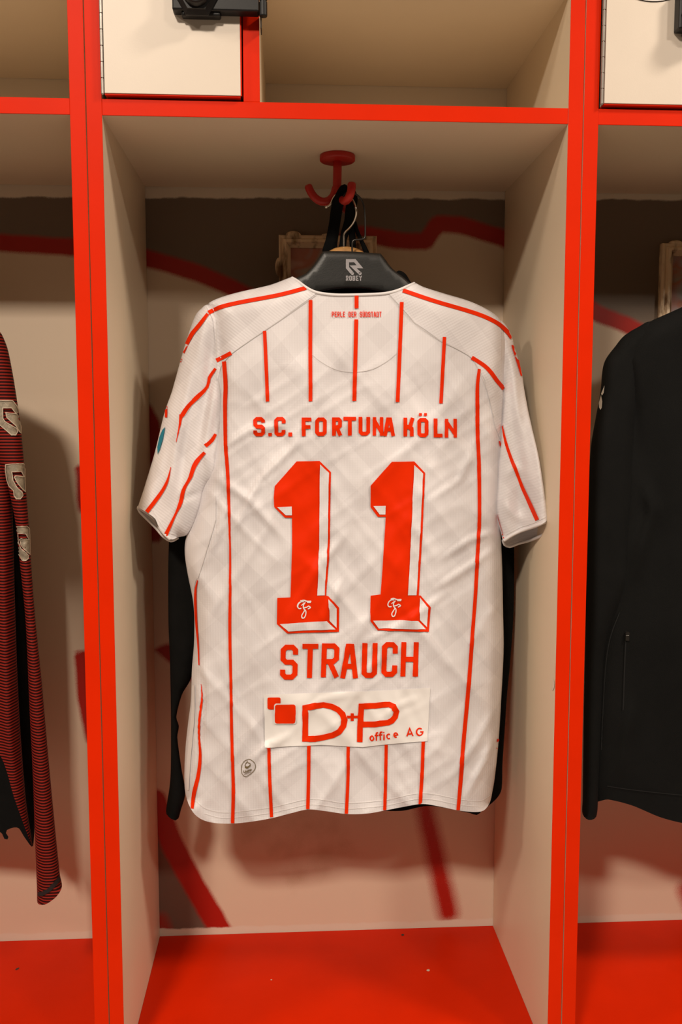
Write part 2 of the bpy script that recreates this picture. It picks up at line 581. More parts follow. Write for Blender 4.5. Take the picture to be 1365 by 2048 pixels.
def maroon_mat():
    m, nt, b = new_mat('maroon_striped_knit')
    tc = nd(nt, 'ShaderNodeTexCoord')
    w = nd(nt, 'ShaderNodeTexWave', wave_type='BANDS', bands_direction='Z')
    w.inputs['Scale'].default_value = 2 * math.pi / .0042 / 20
    w.inputs['Distortion'].default_value = .6; w.inputs['Detail Scale'].default_value = .12
    nt.links.new(tc.outputs['Object'], w.inputs['Vector'])
    cr = nd(nt, 'ShaderNodeValToRGB')
    cr.color_ramp.elements[0].position = .30; cr.color_ramp.elements[0].color = (.016, .001, .001, 1)
    cr.color_ramp.elements[1].position = .85; cr.color_ramp.elements[1].color = (.30, .020, .012, 1)
    nt.links.new(w.outputs['Fac'], cr.inputs[0])
    nt.links.new(cr.outputs[0], b.inputs['Base Color'])
    b.inputs['Roughness'].default_value = .7
    b.inputs['Specular IOR Level'].default_value = .15
    bp = nd(nt, 'ShaderNodeBump'); bp.inputs['Strength'].default_value = .5; bp.inputs['Distance'].default_value = .0008
    nt.links.new(w.outputs['Fac'], bp.inputs['Height']); nt.links.new(bp.outputs['Normal'], b.inputs['Normal'])
    return m
M['maroon'] = maroon_mat()

def frame_mat():
    m, nt, b = new_mat('chipped_cream_frame')
    tc = nd(nt, 'ShaderNodeTexCoord')
    nz = nd(nt, 'ShaderNodeTexNoise'); nz.inputs['Scale'].default_value = 55; nz.inputs['Detail'].default_value = 6
    mp = nd(nt, 'ShaderNodeMapping'); mp.inputs['Scale'].default_value = (1, 1, .35)
    nt.links.new(tc.outputs['Object'], mp.inputs['Vector']); nt.links.new(mp.outputs['Vector'], nz.inputs['Vector'])
    cr = nd(nt, 'ShaderNodeValToRGB')
    cr.color_ramp.elements[0].position = .36; cr.color_ramp.elements[0].color = (.20, .11, .05, 1)
    cr.color_ramp.elements[1].position = .50; cr.color_ramp.elements[1].color = (.84, .66, .46, 1)
    nt.links.new(nz.outputs['Fac'], cr.inputs[0]); nt.links.new(cr.outputs[0], b.inputs['Base Color'])
    b.inputs['Roughness'].default_value = .7
    bp = nd(nt, 'ShaderNodeBump'); bp.inputs['Strength'].default_value = .5; bp.inputs['Distance'].default_value = .002
    nt.links.new(nz.outputs['Fac'], bp.inputs['Height']); nt.links.new(bp.outputs['Normal'], b.inputs['Normal'])
    return m
M['frame'] = frame_mat()

def picture_mat(name, cols, scale):
    m, nt, b = new_mat(name)
    tc = nd(nt, 'ShaderNodeTexCoord')
    nz = nd(nt, 'ShaderNodeTexNoise'); nz.inputs['Scale'].default_value = scale; nz.inputs['Detail'].default_value = 2; nz.inputs['Distortion'].default_value = 1.2
    nt.links.new(tc.outputs['Object'], nz.inputs['Vector'])
    cr = nd(nt, 'ShaderNodeValToRGB')
    while len(cr.color_ramp.elements) < len(cols): cr.color_ramp.elements.new(.5)
    for i, c in enumerate(cols):
        e = cr.color_ramp.elements[i]; e.position = .30 + .40 * i / (len(cols) - 1); e.color = (*c, 1)
    nt.links.new(nz.outputs['Fac'], cr.inputs[0]); nt.links.new(cr.outputs[0], b.inputs['Base Color'])
    b.inputs['Roughness'].default_value = .3
    return m
M['picture'] = picture_mat('faded_pink_picture', [(.42, .36, .32), (.50, .20, .15), (.62, .36, .30), (.66, .55, .48)], 14)
M['picture2'] = picture_mat('grey_pink_picture', [(.30, .29, .24), (.42, .38, .40), (.50, .20, .14), (.36, .34, .28)], 16)

def wall_mat():
    m, nt, b = new_mat('sprayed_wall_paint')
    tc = nd(nt, 'ShaderNodeTexCoord')
    def noise(s, det=4):
        n = nd(nt, 'ShaderNodeTexNoise'); n.inputs['Scale'].default_value = s; n.inputs['Detail'].default_value = det
        nt.links.new(tc.outputs['Object'], n.inputs['Vector']); return n.outputs['Fac']
    n1, n2, n3 = noise(28), noise(700, 2), noise(3.2)
    def mask(attr, soft, wob, grain):
        a = nd(nt, 'ShaderNodeAttribute'); a.attribute_name = attr
        d = mathn(nt, 'ADD', a.outputs['Fac'], mathn(nt, 'MULTIPLY', mathn(nt, 'SUBTRACT', n1, .5), wob))
        d = mathn(nt, 'ADD', d, mathn(nt, 'MULTIPLY', mathn(nt, 'SUBTRACT', n2, .5), grain))
        return mathn(nt, 'SUBTRACT', .5, mathn(nt, 'DIVIDE', d, soft), True)
    def mixc(fac, a, col):
        mx = nd(nt, 'ShaderNodeMix', data_type='RGBA')
        nt.links.new(fac, mx.inputs[0])
        if isinstance(a, tuple): mx.inputs[6].default_value = (*a, 1)
        else: nt.links.new(a, mx.inputs[6])
        mx.inputs[7].default_value = (*col, 1)
        return mx.outputs[2]
    c = mixc(mathn(nt, 'MULTIPLY', n3, .25), (.74, .59, .45), (.64, .50, .36))
    c = mixc(mathn(nt, 'MULTIPLY', mask('stain', .05, .10, .05), .40), c, (.42, .27, .12))
    c = mixc(mask('grey', .006, .012, .004), c, (.165, .120, .088))
    c = mixc(mask('redsoft', .020, .004, .016), c, (.40, .012, .004))
    c = mixc(mask('red', .007, .005, .006), c, (.40, .010, .003))
    c = mixc(mask('bare', .003, .010, .003), c, (.74, .64, .52))
    nt.links.new(c, b.inputs['Base Color'])
    b.inputs['Roughness'].default_value = .5
    bp = nd(nt, 'ShaderNodeBump'); bp.inputs['Strength'].default_value = .15; bp.inputs['Distance'].default_value = .001
    nt.links.new(noise(120), bp.inputs['Height']); nt.links.new(bp.outputs['Normal'], b.inputs['Normal'])
    return m
M['wall'] = wall_mat()

# ------------------------------------------------------------------ structure
W = 0.80 * S                   # inner width of a locker
TB = 0.0267 * S                # board thickness, 19 mm
PITCH_X = W + 2 * TB
DEP = 0.4662 * S               # locker depth, wall at the back
UP_Z = SHELF_Z + 0.2226 * S    # underside of the top board

tag(box('floor', -4, 5, -4, DEP + .1, -.05, 0, M['floor']), kind='structure')
tag(box('ceiling', -4, 5, -4, DEP + .1, CEIL_Z, CEIL_Z + .05, M['ceiling']), kind='structure')

def wall_pts(L):
    L = np.array(L, float)
    P = at_y(L[:, 0], L[:, 1], DEP)
    return P[:, [0, 2]]

PXM = 1232.0  # pixels per metre on the wall

def build_wall():
    x0, x1, z0, z1, st = -.80, 1.55, .40, SHELF_Z + .03, .009
    nx, nz = int((x1 - x0) / st) + 1, int((z1 - z0) / st) + 1
    X, Z = np.meshgrid(np.linspace(x0, x1, nx), np.linspace(z0, z1, nz))
    Q = np.stack([X.ravel(), Z.ravel()], 1)
    def sdist(lines):
        o = np.full(len(Q), 9.0)
        for pts, w in lines:
            P = wall_pts([p[:2] for p in pts])
            o = np.minimum(o, seg_dist(Q, P[:-1], P[1:]) - w / PXM / 2)
        return o
    def spoly(polys):
        o = np.full(len(Q), 9.0)
        for pts in polys:
            P = wall_pts(pts)
            d = seg_dist(Q, P, np.roll(P, -1, axis=0))
            d[inside(Q, P)] *= -1
            o = np.minimum(o, d)
        return o
    A = {}
    # grey ground above the long red line, and bottom left
    A['grey'] = spoly([
        [(-700, 330), (2100, 330), (2100, 700), (1400, 690), (1290, 668), (1195, 628), (1120, 570), (1012, 478), (873, 446), (852, 490), (790, 480), (722, 468), (640, 560), (560, 620), (480, 590), (400, 545), (290, 517), (140, 492), (0, 485), (-300, 470), (-700, 470)],
        [(285, 1640), (330, 1640), (430, 1845), (440, 1900), (285, 1900)]])
    A['red'] = sdist([
        ([(-600, 455), (-300, 470), (0, 486), (140, 494), (230, 503), (290, 517), (330, 526), (400, 548), (460, 574), (520, 604), (600, 640)], 33),
        ([(640, 560), (700, 470), (735, 470), (800, 482), (852, 483), (876, 448), (920, 450), (1012, 478), (1100, 560), (1195, 627), (1250, 648), (1290, 668), (1320, 690), (1330, 800)], 33),
        ([(310, 1600), (345, 1690), (385, 1765), (432, 1845), (452, 1880)], 46)])
    A['red'] = np.minimum(A['red'], spoly([[(270, 770), (293, 800), (306, 816), (318, 840), (326, 880), (345, 960), (345, 1030), (318, 1085), (270, 1080)],
                                           [(150, 930), (200, 930), (205, 1030), (156, 1025)],
                                           [(148, 1302), (215, 1300), (215, 1520), (172, 1482), (155, 1400)],
                                           [(306, 1298), (340, 1285), (420, 1360), (392, 1372), (340, 1326)]]))
    A['redsoft'] = sdist([*[([(820 + 26 * (k / 12) * 1.0 + 51 * (k / 12) - 0, 1480 + 345 * k / 12), (820 + 77 * ((k + 1) / 12), 1480 + 345 * (k + 1) / 12)], 34 + k * .9) for k in range(12)], ([(1375, 1780), (1400, 1840)], 40), ([(322, 1840), (330, 1862)], 24)])
    A['stain'] = sdist([([(500, 1655), (540, 1652)], 8), ([(600, 1750), (640, 1720), (680, 1690)], 18), ([(560, 1690), (600, 1660), (660, 1655)], 20)])
    top = wall_pts([(-600, 392), (1900, 402)]); bot = wall_pts([(-400, 1862), (325, 1858), (981, 1846), (1400, 1822)])
    zt = np.interp(Q[:, 0], [top[0, 0], top[1, 0]], [top[0, 1], top[1, 1]])
    zb = BENCH_Z + .0115
    A['bare'] = np.minimum(zt - Q[:, 1], Q[:, 1] - zb)
    Fc = []
    for j in range(nz - 1):
        for i in range(nx - 1):
            a = j * nx + i
            Fc.append((a, a + 1, a + nx + 1, a + nx))
    V = np.stack([Q[:, 0], np.full(len(Q), DEP), Q[:, 1]], 1)
    n0 = len(V)
    # close the slab behind, and carry it up to the ceiling and down to the floor
    ex = [(-4, DEP, 0), (5, DEP, 0), (5, DEP, z0), (-4, DEP, z0), (-4, DEP, z1), (5, DEP, z1), (5, DEP, CEIL_Z), (-4, DEP, CEIL_Z), (-4, DEP + .1, 0), (5, DEP + .1, 0), (5, DEP + .1, CEIL_Z), (-4, DEP + .1, CEIL_Z), (x0, DEP, z0), (x0, DEP, z1), (x1, DEP, z0), (x1, DEP, z1)]
    V = np.concatenate([V, np.array(ex)])
    q = lambda *s: tuple(n0 + i for i in s)
    Fc += [q(0, 1, 2, 3), q(4, 5, 6, 7), q(9, 8, 11, 10), q(3, 12, 13, 4), q(14, 2, 5, 15)]
    o = mk('wall_back', V, Fc, M['wall'])
    for k, v in A.items():
        at = o.data.attributes.new(k, 'FLOAT', 'POINT')
        vals = np.full(len(V), 9.0); vals[:n0] = v
        if k == 'bare': vals[n0:] = -1
        at.data.foreach_set('value', vals)
    o['kind'] = 'structure'
    return o
build_wall()

# ------------------------------------------------------------------ lockers
def zf(px, py): return float(at_y(px, py, 0.0)[2])
def xf(px, py): return float(at_y(px, py, 0.0)[0])

DIV_X0, DIV_X1 = xf(487, 190), xf(520, 190)
DOOR_X0, DOOR_X1 = .0048, xf(484.5, 190)
DOOR_Z0 = SHELF_Z + TB + .0030

def locker(i, label, latch_dz=0.0, sticker=False):
    ox = i * PITCH_X
    g = 0.0006
    t = thing('locker', (ox + W / 2, DEP / 2, 0), label, 'locker', 'open lockers with red edges in a row')
    EB = .0012
    def panel(name, x0, x1, y0, z0, z1, front_band=True, y1=DEP - .001):
        p = box(name, ox + x0, ox + x1, y0 + EB, y1, z0, z1, M['panel'], t)
        if front_band:
            box('edge_band', ox + x0, ox + x1, y0, y0 + EB, z0, z1, M['red'], p, bevel=.0005, label='glossy red front edge')
        return p
    top = UP_Z + TB
    panel('side_panel', -TB + g, 0, 0, 0, top)
    t_side = panel('side_panel', W, W + TB - g, 0, 0, top)
    panel('shelf', 0, W, 0.0008, SHELF_Z, SHELF_Z + TB)
    panel('top_board', 0, W, 0.0008, UP_Z, UP_Z + TB)
    panel('divider', DIV_X0, DIV_X1, 0.0012, SHELF_Z + TB, UP_Z)
    b = box('bench_seat', ox, ox + W, 0.002, DEP - .001, BENCH_Z - .03, BENCH_Z, M['bench'], t, bevel=.001, label='red laminate bench seat')
    box('kick_board', ox, ox + W, .05, .068, 0, BENCH_Z - .03, M['panel'], t)
    # small door, red banded, standing slightly proud
    yd = -.006
    z0, z1 = DOOR_Z0, UP_Z - .002
    d = box('door', ox + DOOR_X0, ox + DOOR_X1 - .0015, yd, yd + .018, z0 + .0015, z1, M['door'], t, bevel=.0004, label='white compartment door with red edges')
    box('edge_band', ox + DOOR_X0, ox + DOOR_X1, yd + .0012, yd + .018, z0, z0 + .0015, M['red'], d)
    box('edge_band', ox + DOOR_X1 - .0015, ox + DOOR_X1, yd + .0012, yd + .018, z0, z1, M['red'], d)
    bm = bmesh.new()
    zz = z0
    kn = .0185
    hx = ox + .0022
    while zz < z1 - .002:
        lathe(bm, (hx, yd + .0015, zz), [(.0019, .0009), (.0019, min(kn - .0003, z1 - zz))], seg=10)
        zz += kn
    lathe(bm, (hx, yd + .0015, z0), [(.0012, 0), (.0012, z1 - z0)], seg=8)
    bm_obj('piano_hinge', bm, M['steel'], d, label='thin steel piano hinge')
    # black hasp lock
    bx = lambda px: ox + xf(px, 20)
    zz = lambda py: zf(430, py) + latch_dz
    zc = zz(10)
    bm = bmesh.new()
    add_box(bm, bx(349), bx(519), yd - .017, yd - .0003, min(zz(38), zz(-48)), max(zz(38), zz(-48)), .002)
    bm_obj('latch_plate', bm, M['black_plastic'], d, label='black plastic latch plate')
    bm = bmesh.new(); add_box(bm, bx(366), bx(443), yd - .013, yd - .0003, zz(46), zz(34), .002)
    bm_obj('latch_catch', bm, M['black_plastic'], d)
    cxk = bx(398)
    bm = bmesh.new()
    lathe(bm, (cxk, yd - .017, zc), [(.026, 0), (.026, -.002), (.021, -.007), (.0205, -.009)], axis='y', seg=6)
    bm_obj('latch_collar', bm, M['black_plastic'], d)
    bm = bmesh.new()
    lathe(bm, (cxk, yd - .025, zc), [(.0165, 0), (.0152, -.009), (.0140, -.011), (.0105, -.0115), (.0095, -.0105), (.001, -.0105)], axis='y', seg=36)
    bm_obj('latch_knob', bm, M['black_plastic'], d, label='round black latch knob')
    bm = bmesh.new(); add_box(bm, cxk - .003, cxk + .003, yd - .0375, yd - .0345, zc - .0125, zc + .0125, .001)
    bm_obj('knob_grip', bm, M['black_plastic'], d)
    bm = bmesh.new()
    lathe(bm, (bx(527.5), yd - .012, zz(44)), [(.0045, .0), (.0048, .001), (.0048, .016), (.0038, .0165), (.0038, .018), (.0048, .0185), (.0048, .034), (.0038, .0345), (.0038, .036), (.0048, .0365), (.0048, .055)], seg=16)
    bm_obj('latch_barrel', bm, M['black_plastic'], d)
    bm = bmesh.new(); add_box(bm, bx(521.5), bx(523.5), yd - .008, yd + .012, zz(64), zz(30), .0004)
    bm_obj('latch_tab', bm, M['black_plastic'], d)
    if sticker:
        cz = zf(1302, 8) + .074
        cx = xf(1302, 8)
        bm = bmesh.new()
        lathe(bm, (cx, yd, cz), [(.0735, -.0001), (.0735, -.0006)], axis='y', seg=64)
        s = bm_obj('round_sticker', bm, M['sticker'], d, label='round pale sticker with dark rim')
        bm = bmesh.new()
        P = [(cx + .074 * math.cos(a), yd - .0006, cz + .074 * math.sin(a)) for a in np.linspace(0, 2 * math.pi, 64)]
        sweep(bm, P, .0005, 6, cap=False)
        bm_obj('sticker_rim', bm, M['dark_steel'], d)
    return t, t_side, b

_, SIDE0, BENCH0 = locker(0, 'open locker holding the white number 11 football shirt, red front edges')
_, _, BENCH1 = locker(-1, 'open locker on the left holding the maroon striped top, red front edges')
locker(1, 'open locker on the right holding the black jacket, red front edges', -.007, True)

# ------------------------------------------------------------------ lamps of the room
for k, (lx, ly, pw) in enumerate(LAMPS):
    t = thing('ceiling_lamp', (lx, ly, CEIL_Z - .06), ['square ceiling lamp in front of the middle locker', 'square ceiling lamp on the right, near the lockers', 'square ceiling lamp to the left in front of the lockers', 'square ceiling lamp on the right, far from the lockers'][k], 'lamp', 'ceiling lamps')
    a, b = LAMP_SIZE
    bm = bmesh.new()
    add_box(bm, lx - a / 2 - .02, lx + a / 2 + .02, ly - b / 2 - .02, ly + b / 2 + .02, CEIL_Z - .055, CEIL_Z, .004)
    bm_obj('housing', bm, M['lamp_body'], t)
    box('diffuser', lx - a / 2, lx + a / 2, ly - b / 2, ly + b / 2, CEIL_Z - .060, CEIL_Z - .054, emis('lamp_glow%d' % k, LAMP_COL, 2.0), t, bevel=.002)
    ld = bpy.data.lights.new('lamp_light', 'AREA')
    ld.shape = 'RECTANGLE'; ld.size, ld.size_y = a, b
    ld.energy = pw; ld.color = LAMP_COL
    lo = bpy.data.objects.new('lamp_light', ld)
    COL.objects.link(lo); lo.parent = t
    lo.location = (0, 0, -.004)

# ------------------------------------------------------------------ hook under the shelf
HY = 0.209 * S
HX = 0.4093 * S
def hook():
    t = thing('ceiling_hook', (HX, HY, SHELF_Z - .075), 'red three-pronged coat hook screwed under the locker shelf', 'hook')
    bm = bmesh.new()
    lathe(bm, (HX, HY, SHELF_Z), [(.0240, -.0002), (.0245, -.0012), (.0245, -.0070), (.0232, -.0082), (.001, -.0084)], seg=40)
    bm_obj('base_disc', bm, M['red_hook'], t, True)
    bm = bmesh.new()
    sweep(bm, [(HX, HY, SHELF_Z - .006), (HX, HY, SHELF_Z - .02), (HX - .0005, HY, SHELF_Z - .04), (HX - .001, HY, SHELF_Z - .058)], [.0062, .0060, .0060, .0064], 16)
    bm_obj('stem', bm, M['red_hook'], t, True)
    pr = [(672, 376), (667, 392), (656, 402), (643, 403), (631, 396), (622, 384), (617, 373)]
    P = [c for _, c in catmull([tuple(at_y(x, y, HY)) for x, y in pr], False, .004)]
    bm = bmesh.new(); sweep(bm, P, .0055, 14)
    bm_obj('prong', bm, M['red_hook'], t, True)
    # prong towards the camera and the right
    ys = [0, -.010, -.020, -.028, -.032, -.033]
    pr = [(677, 376), (682, 394), (690, 402), (697, 397), (703, 382), (704, 368)]
    P = [c for _, c in catmull([tuple(at_y(x, y, HY + d)) for (x, y), d in zip(pr, ys)], False, .004)]
    bm = bmesh.new(); sweep(bm, P, .0057, 14)
    bm_obj('prong', bm, M['red_hook'], t, True)
    P = [c for _, c in catmull([(HX + .002, HY, SHELF_Z - .052), (HX + .008, HY + .012, SHELF_Z - .066), (HX + .014, HY + .024, SHELF_Z - .067), (HX + .018, HY + .032, SHELF_Z - .054), (HX + .018, HY + .034, SHELF_Z - .044)], False, .004)]
    bm = bmesh.new(); sweep(bm, P, .0055, 14)
    bm_obj('prong', bm, M['red_hook'], t, True)
hook()

# ------------------------------------------------------------------ picture frames on the wall
def frame(label, x0, x1, y0, y1, bw, pic, bumps):
    a = at_y(x0, y0, DEP); b = at_y(x1, y1, DEP)
    X0, X1, Z1, Z0 = a[0], b[0], a[2], b[2]
    w = bw / PXM
    t = thing('picture_frame', ((X0 + X1) / 2, DEP, Z0), label, 'picture frame', 'chipped picture frames on the back wall')
    prof = [(0, .0), (0, .012), (.12, .016), (.3, .014), (.42, .019), (.62, .020), (.78, .013), (.9, .010), (1, .008), (1, 0)]
    cor = [(X0, Z0, 1, 1), (X1, Z0, -1, 1), (X1, Z1, -1, -1), (X0, Z1, 1, -1)]
    for k in range(4):
        c0, c1 = cor[k], cor[(k + 1) % 4]
        bm = bmesh.new()
        va = [bm.verts.new((c0[0] + c0[2] * u * w, DEP - .0005 - d, c0[1] + c0[3] * u * w)) for u, d in prof]
        vb = [bm.verts.new((c1[0] + c1[2] * u * w, DEP - .0005 - d, c1[1] + c1[3] * u * w)) for u, d in prof]
        for i in range(len(prof) - 1):
            bm.faces.new((va[i], va[i + 1], vb[i + 1], vb[i]))
        bm.faces.new(va); bm.faces.new(vb[::-1])
        bmesh.ops.recalc_face_normals(bm, faces=bm.faces)
        bm_obj('frame_bar', bm, M['frame'], t)
    box('picture', X0 + w * .95, X1 - w * .95, DEP - .006, DEP - .001, Z0 + w * .95, Z1 - w * .95, pic, t)
    for bx, by, rx, rz in bumps:
        c = at_y(bx, by, DEP)
        bm = bmesh.new()
        bmesh.ops.create_uvsphere(bm, u_segments=16, v_segments=10, radius=1)
        for v in bm.verts: v.co = Vector((c[0] + v.co.x * rx / PXM, DEP - .009 + v.co.y * .008, c[2] + v.co.z * rz / PXM))
        bm_obj('ornament', bm, M['frame'], t, True)
frame('chipped cream picture frame on the wall behind the black hanger', 558, 752, 473, 640, 23, M['picture'], [(587, 473, 15, 8), (558, 536, 7, 18), (700, 474, 15, 6), (655, 474, 12, 5)])
frame('chipped cream picture frame behind the black jacket shoulder', 1320, 1516, 489, 700, 24, M['picture2'], [(1347, 489, 14, 6), (1319, 640, 6, 20), (1320, 538, 3, 10)])

# ------------------------------------------------------------------ hangers and straps
def tube_px(pts, Y, rad, step=.003):
    Ys = Y if hasattr(Y, '__len__') else [Y] * len(pts)
    return [c for _, c in catmull([tuple(at_y(x, y, yy)) for (x, y), yy in zip(pts, Ys)], False, step)]

JY = HY - .012       # middle plane of the jersey
HGY = HY - .012

t_h = thing('black_hanger', tuple(at_y(705, 600, HGY)), 'black plastic clothes hanger with grey logo holding the white shirt', 'hanger')
hng = garment('hanger_body', t_h, M['hanger'],
    [(592, 556), (611, 547), (627, 531), (639, 514), (646, 503), (646, 503), (650, 502), (706, 503), (760, 507), (762, 507), (762, 507), (772, 520), (785, 537), (806, 553), (823, 567), (880, 594), (950, 622), (984, 642), (982, 654), (960, 652), (860, 618), (790, 592), (745, 580), (703, 577), (660, 580), (620, 590), (540, 618), (450, 650), (434, 648), (438, 634), (500, 598), (560, 572)],
    HGY, .0055, 8, h=9)
bm = bmesh.new(); sweep(bm, tube_px([(705, 512), (705, 486), (709, 480), (722, 479), (730, 476), (731, 465), (730, 425), (726, 404), (716, 391), (704, 386), (692, 387), (688, 394)], [HGY, HGY, HGY, HGY, HGY, HGY, HGY, HGY - .002, HGY - .006, HGY - .010, HGY - .010, HGY - .010], .0013), .00125, 10)
bm_obj('hook', bm, M['dark_steel'], t_h, True, 'dark steel hanger hook')
hb = bvh_of(hng)
q = lambda X, Y: (540 + X * .1758, 450 + Y * .1758)
P = stroke([q(*p) for p in [(940, 552), (884, 486), (884, 407), (968, 407), (1026, 477), (948, 477), (1028, 552)]], 6.4, cap='round')
decal('logo_mark', P, M['grey_print'], t_h, hb, .0004, 4, 'grey angular R emblem')
decal('logo_lettering', text_run('ROBEY', 692.2, 724.2, 551.4, 561.6, 1.9, .2), M['grey_print'], t_h, hb, .0004, 4, 'grey ROBEY lettering')

WY = HY + .008
t_w = thing('wooden_hanger', tuple(at_y(695, 560, WY)), 'wooden clothes hanger with chrome hook behind the black hanger', 'hanger')
garment('hanger_body', t_w, M['wood'], [(654, 506), (660, 501), (674, 495), (690, 493), (708, 495), (722, 500), (730, 506), (765, 535), (810, 572), (900, 606), (985, 655), (975, 664), (890, 618), (800, 578), (740, 556), (690, 548), (635, 560), (600, 578), (520, 614), (445, 662), (436, 652), (510, 604), (600, 566), (635, 540)], WY, .007, 12, h=12)
bm = bmesh.new(); sweep(bm, tube_px([(688, 500), (688, 478), (688, 469), (691, 464), (701, 454), (709, 442), (713, 428), (712, 416), (707, 402), (697, 391), (684, 385), (674, 388), (667, 396), (663, 405), (659, 411), (653, 414)], [WY, WY, WY, WY - .001, HY, HY - .006, HY - .013, HY - .015, HY - .012, HY - .012, HY - .012, HY - .010, HY - .010, HY - .010, HY - .010, HY - .010], .0013), .00135, 10)
bm_obj('hook', bm, M['chrome'], t_w, True, 'bent chrome hanger hook')
bm = bmesh.new(); bmesh.ops.create_uvsphere(bm, u_segments=12, v_segments=8, radius=.0022, matrix=Matrix.Translation(Vector(at_y(653, 414, HY - .010))))
bm_obj('hook_tip', bm, M['chrome'], t_w, True)

SY = HY + .030
t_s = thing('black_strap', tuple(at_y(690, 503, SY)), 'black fabric straps looped over the red hook behind the hanger', 'strap')
garment('strap_band', t_s, M['strap'], [(682, 371), (690, 368), (695, 371), (696, 384), (693, 397), (687, 413), (680, 454), (675, 489), (673, 505), (646, 505), (652, 478), (658, 448), (663, 413), (670, 391)], lambda x, y: HY - .017 + .048 * sstep(385, 475, y), .003, 7, fold=lambda x, y: .0012 * np.sin((x + (y - 370) * .25) * .5), h=5, rings=(1.5,))
garment('strap_band', t_s, M['strap'], [(706, 380), (712, 382), (716, 396), (715, 408), (711, 430), (707, 446), (700, 464), (694, 480), (691, 505), (676, 505), (679, 489), (682, 466), (689, 440), (692, 413), (697, 400)], lambda x, y: HY - .004 + .036 * sstep(405, 475, y), .003, 6, h=5, rings=(1.5,))
garment('strap_band', t_s, M['strap'], [(697, 440), (709, 436), (711, 464), (712, 505), (702, 505), (699, 480)], SY + .003, .002, 5, h=5, rings=(1.5,))
garment('strap_band', t_s, M['strap'], [(705, 436), (712, 440), (719, 462), (728, 482), (739, 506), (729, 506), (720, 484), (711, 464)], SY + .001, .002, 4, h=5, rings=(1.5,))

# ------------------------------------------------------------------ black top behind the jersey
BY = HY + .050
t_b = thing('black_training_top', tuple(at_y(680, 1640, BY)), 'black long-sleeved top hanging behind the white football shirt', 'jacket')
garment('body', t_b, M['black_cloth'],
    [(600, 562), (625, 548), (700, 562), (780, 552), (798, 541), (812, 548), (830, 572), (930, 612), (1000, 665), (1024, 900), (1029, 1100), (1028, 1221), (1021, 1327), (1015, 1388), (1011, 1448), (1006, 1524), (1004, 1578, 1), (994, 1597, 1), (965, 1622, 1), (954, 1630, 1), (940, 1626, 1), (860, 1612, 1), (800, 1622, 1), (700, 1618, 1), (560, 1612, 1), (450, 1606), (440, 1200), (432, 1000), (425, 680), (470, 620), (540, 590)],
    BY, .016, 30, h=16, fold=lambda x, y: .005 * (vnoise(x / 60, y / 260, 3) - .5))
garment('sleeve', t_b, M['black_cloth'],
    [(432, 690), (470, 650), (470, 1000), (440, 1230), (400, 1310), (380, 1362), (364, 1390), (353, 1434), (358, 1452), (355, 1475), (363, 1536), (371, 1585), (362, 1620), (357, 1637, 1), (351, 1641, 1), (343, 1638, 1), (333, 1628), (333, 1615), (341, 1556), (342, 1437), (340, 1319), (337, 1240), (338, 1085), (350, 960), (390, 760)],
    BY - .012, .015, 22, h=12, fold=lambda x, y: .006 * (vnoise(x / 24, y / 180, 5) - .5) + ridge(x, y, [(380, 1240), (366, 1330), (348, 1430), (350, 1560)], 5, .004))

# ------------------------------------------------------------------ the jersey
t_j = thing('football_shirt', tuple(at_y(680, 1640, JY)), 'white football shirt with red pinstripes and number 11 on a black hanger', 'shirt')

def jfold(x, y):
    f = .010 * (vnoise(x / 190, y / 330, 1) - .5)
    amp = sstep(600, 820, y)
    f = f + amp * (.0036 * rot_ridge(x, y, math.radians(35), 66, 260, 2) + .0034 * rot_ridge(x, y, math.radians(-42), 62, 260, 7))
    f = f + amp * .0017 * rot_ridge(x, y, math.radians(58), 30, 120, 9) + amp * .0013 * rot_ridge(x, y, math.radians(-28), 28, 110, 13)
    f = f + .006 * np.sin(x / 46 + 1.2) * sstep(1380, 1640, y)
    for pts, w, a in [([(432, 905), (500, 860), (580, 850)], 9, .003), ([(440, 960), (500, 1000), (570, 1080)], 10, .003),
                      ([(455, 1090), (520, 960), (600, 880)], 8, .003), ([(880, 1120), (940, 1080), (1000, 1060)], 9, .004),
                      ([(870, 1180), (930, 1140), (1000, 1090)], 9, .003), ([(930, 1600), (970, 1520), (1005, 1440)], 8, .005),
                      ([(900, 1560), (950, 1490), (1000, 1400)], 9, .003), ([(480, 1560), (520, 1500), (580, 1470)], 8, .003),
                      ([(640, 1260), (660, 1210), (690, 1150)], 8, .003), ([(570, 1250), (640, 1130), (700, 1060)], 10, .003),
                      ([(720, 1290), (820, 1240), (900, 1180)], 9, .003), ([(850, 1010), (920, 960), (955, 880)], 9, .003),
                      ([(600, 1440), (640, 1400), (720, 1385)], 7, .002), ([(760, 1440), (800, 1410), (840, 1395)], 6, .002),
                      ([(400, 1330), (408, 1400), (398, 1520)], 6, -.004), ([(410, 1130), (440, 1060), (448, 1000)], 8, .003)]:
        f = f + ridge(x, y, pts, w * .8, a * 1.5)
    return f

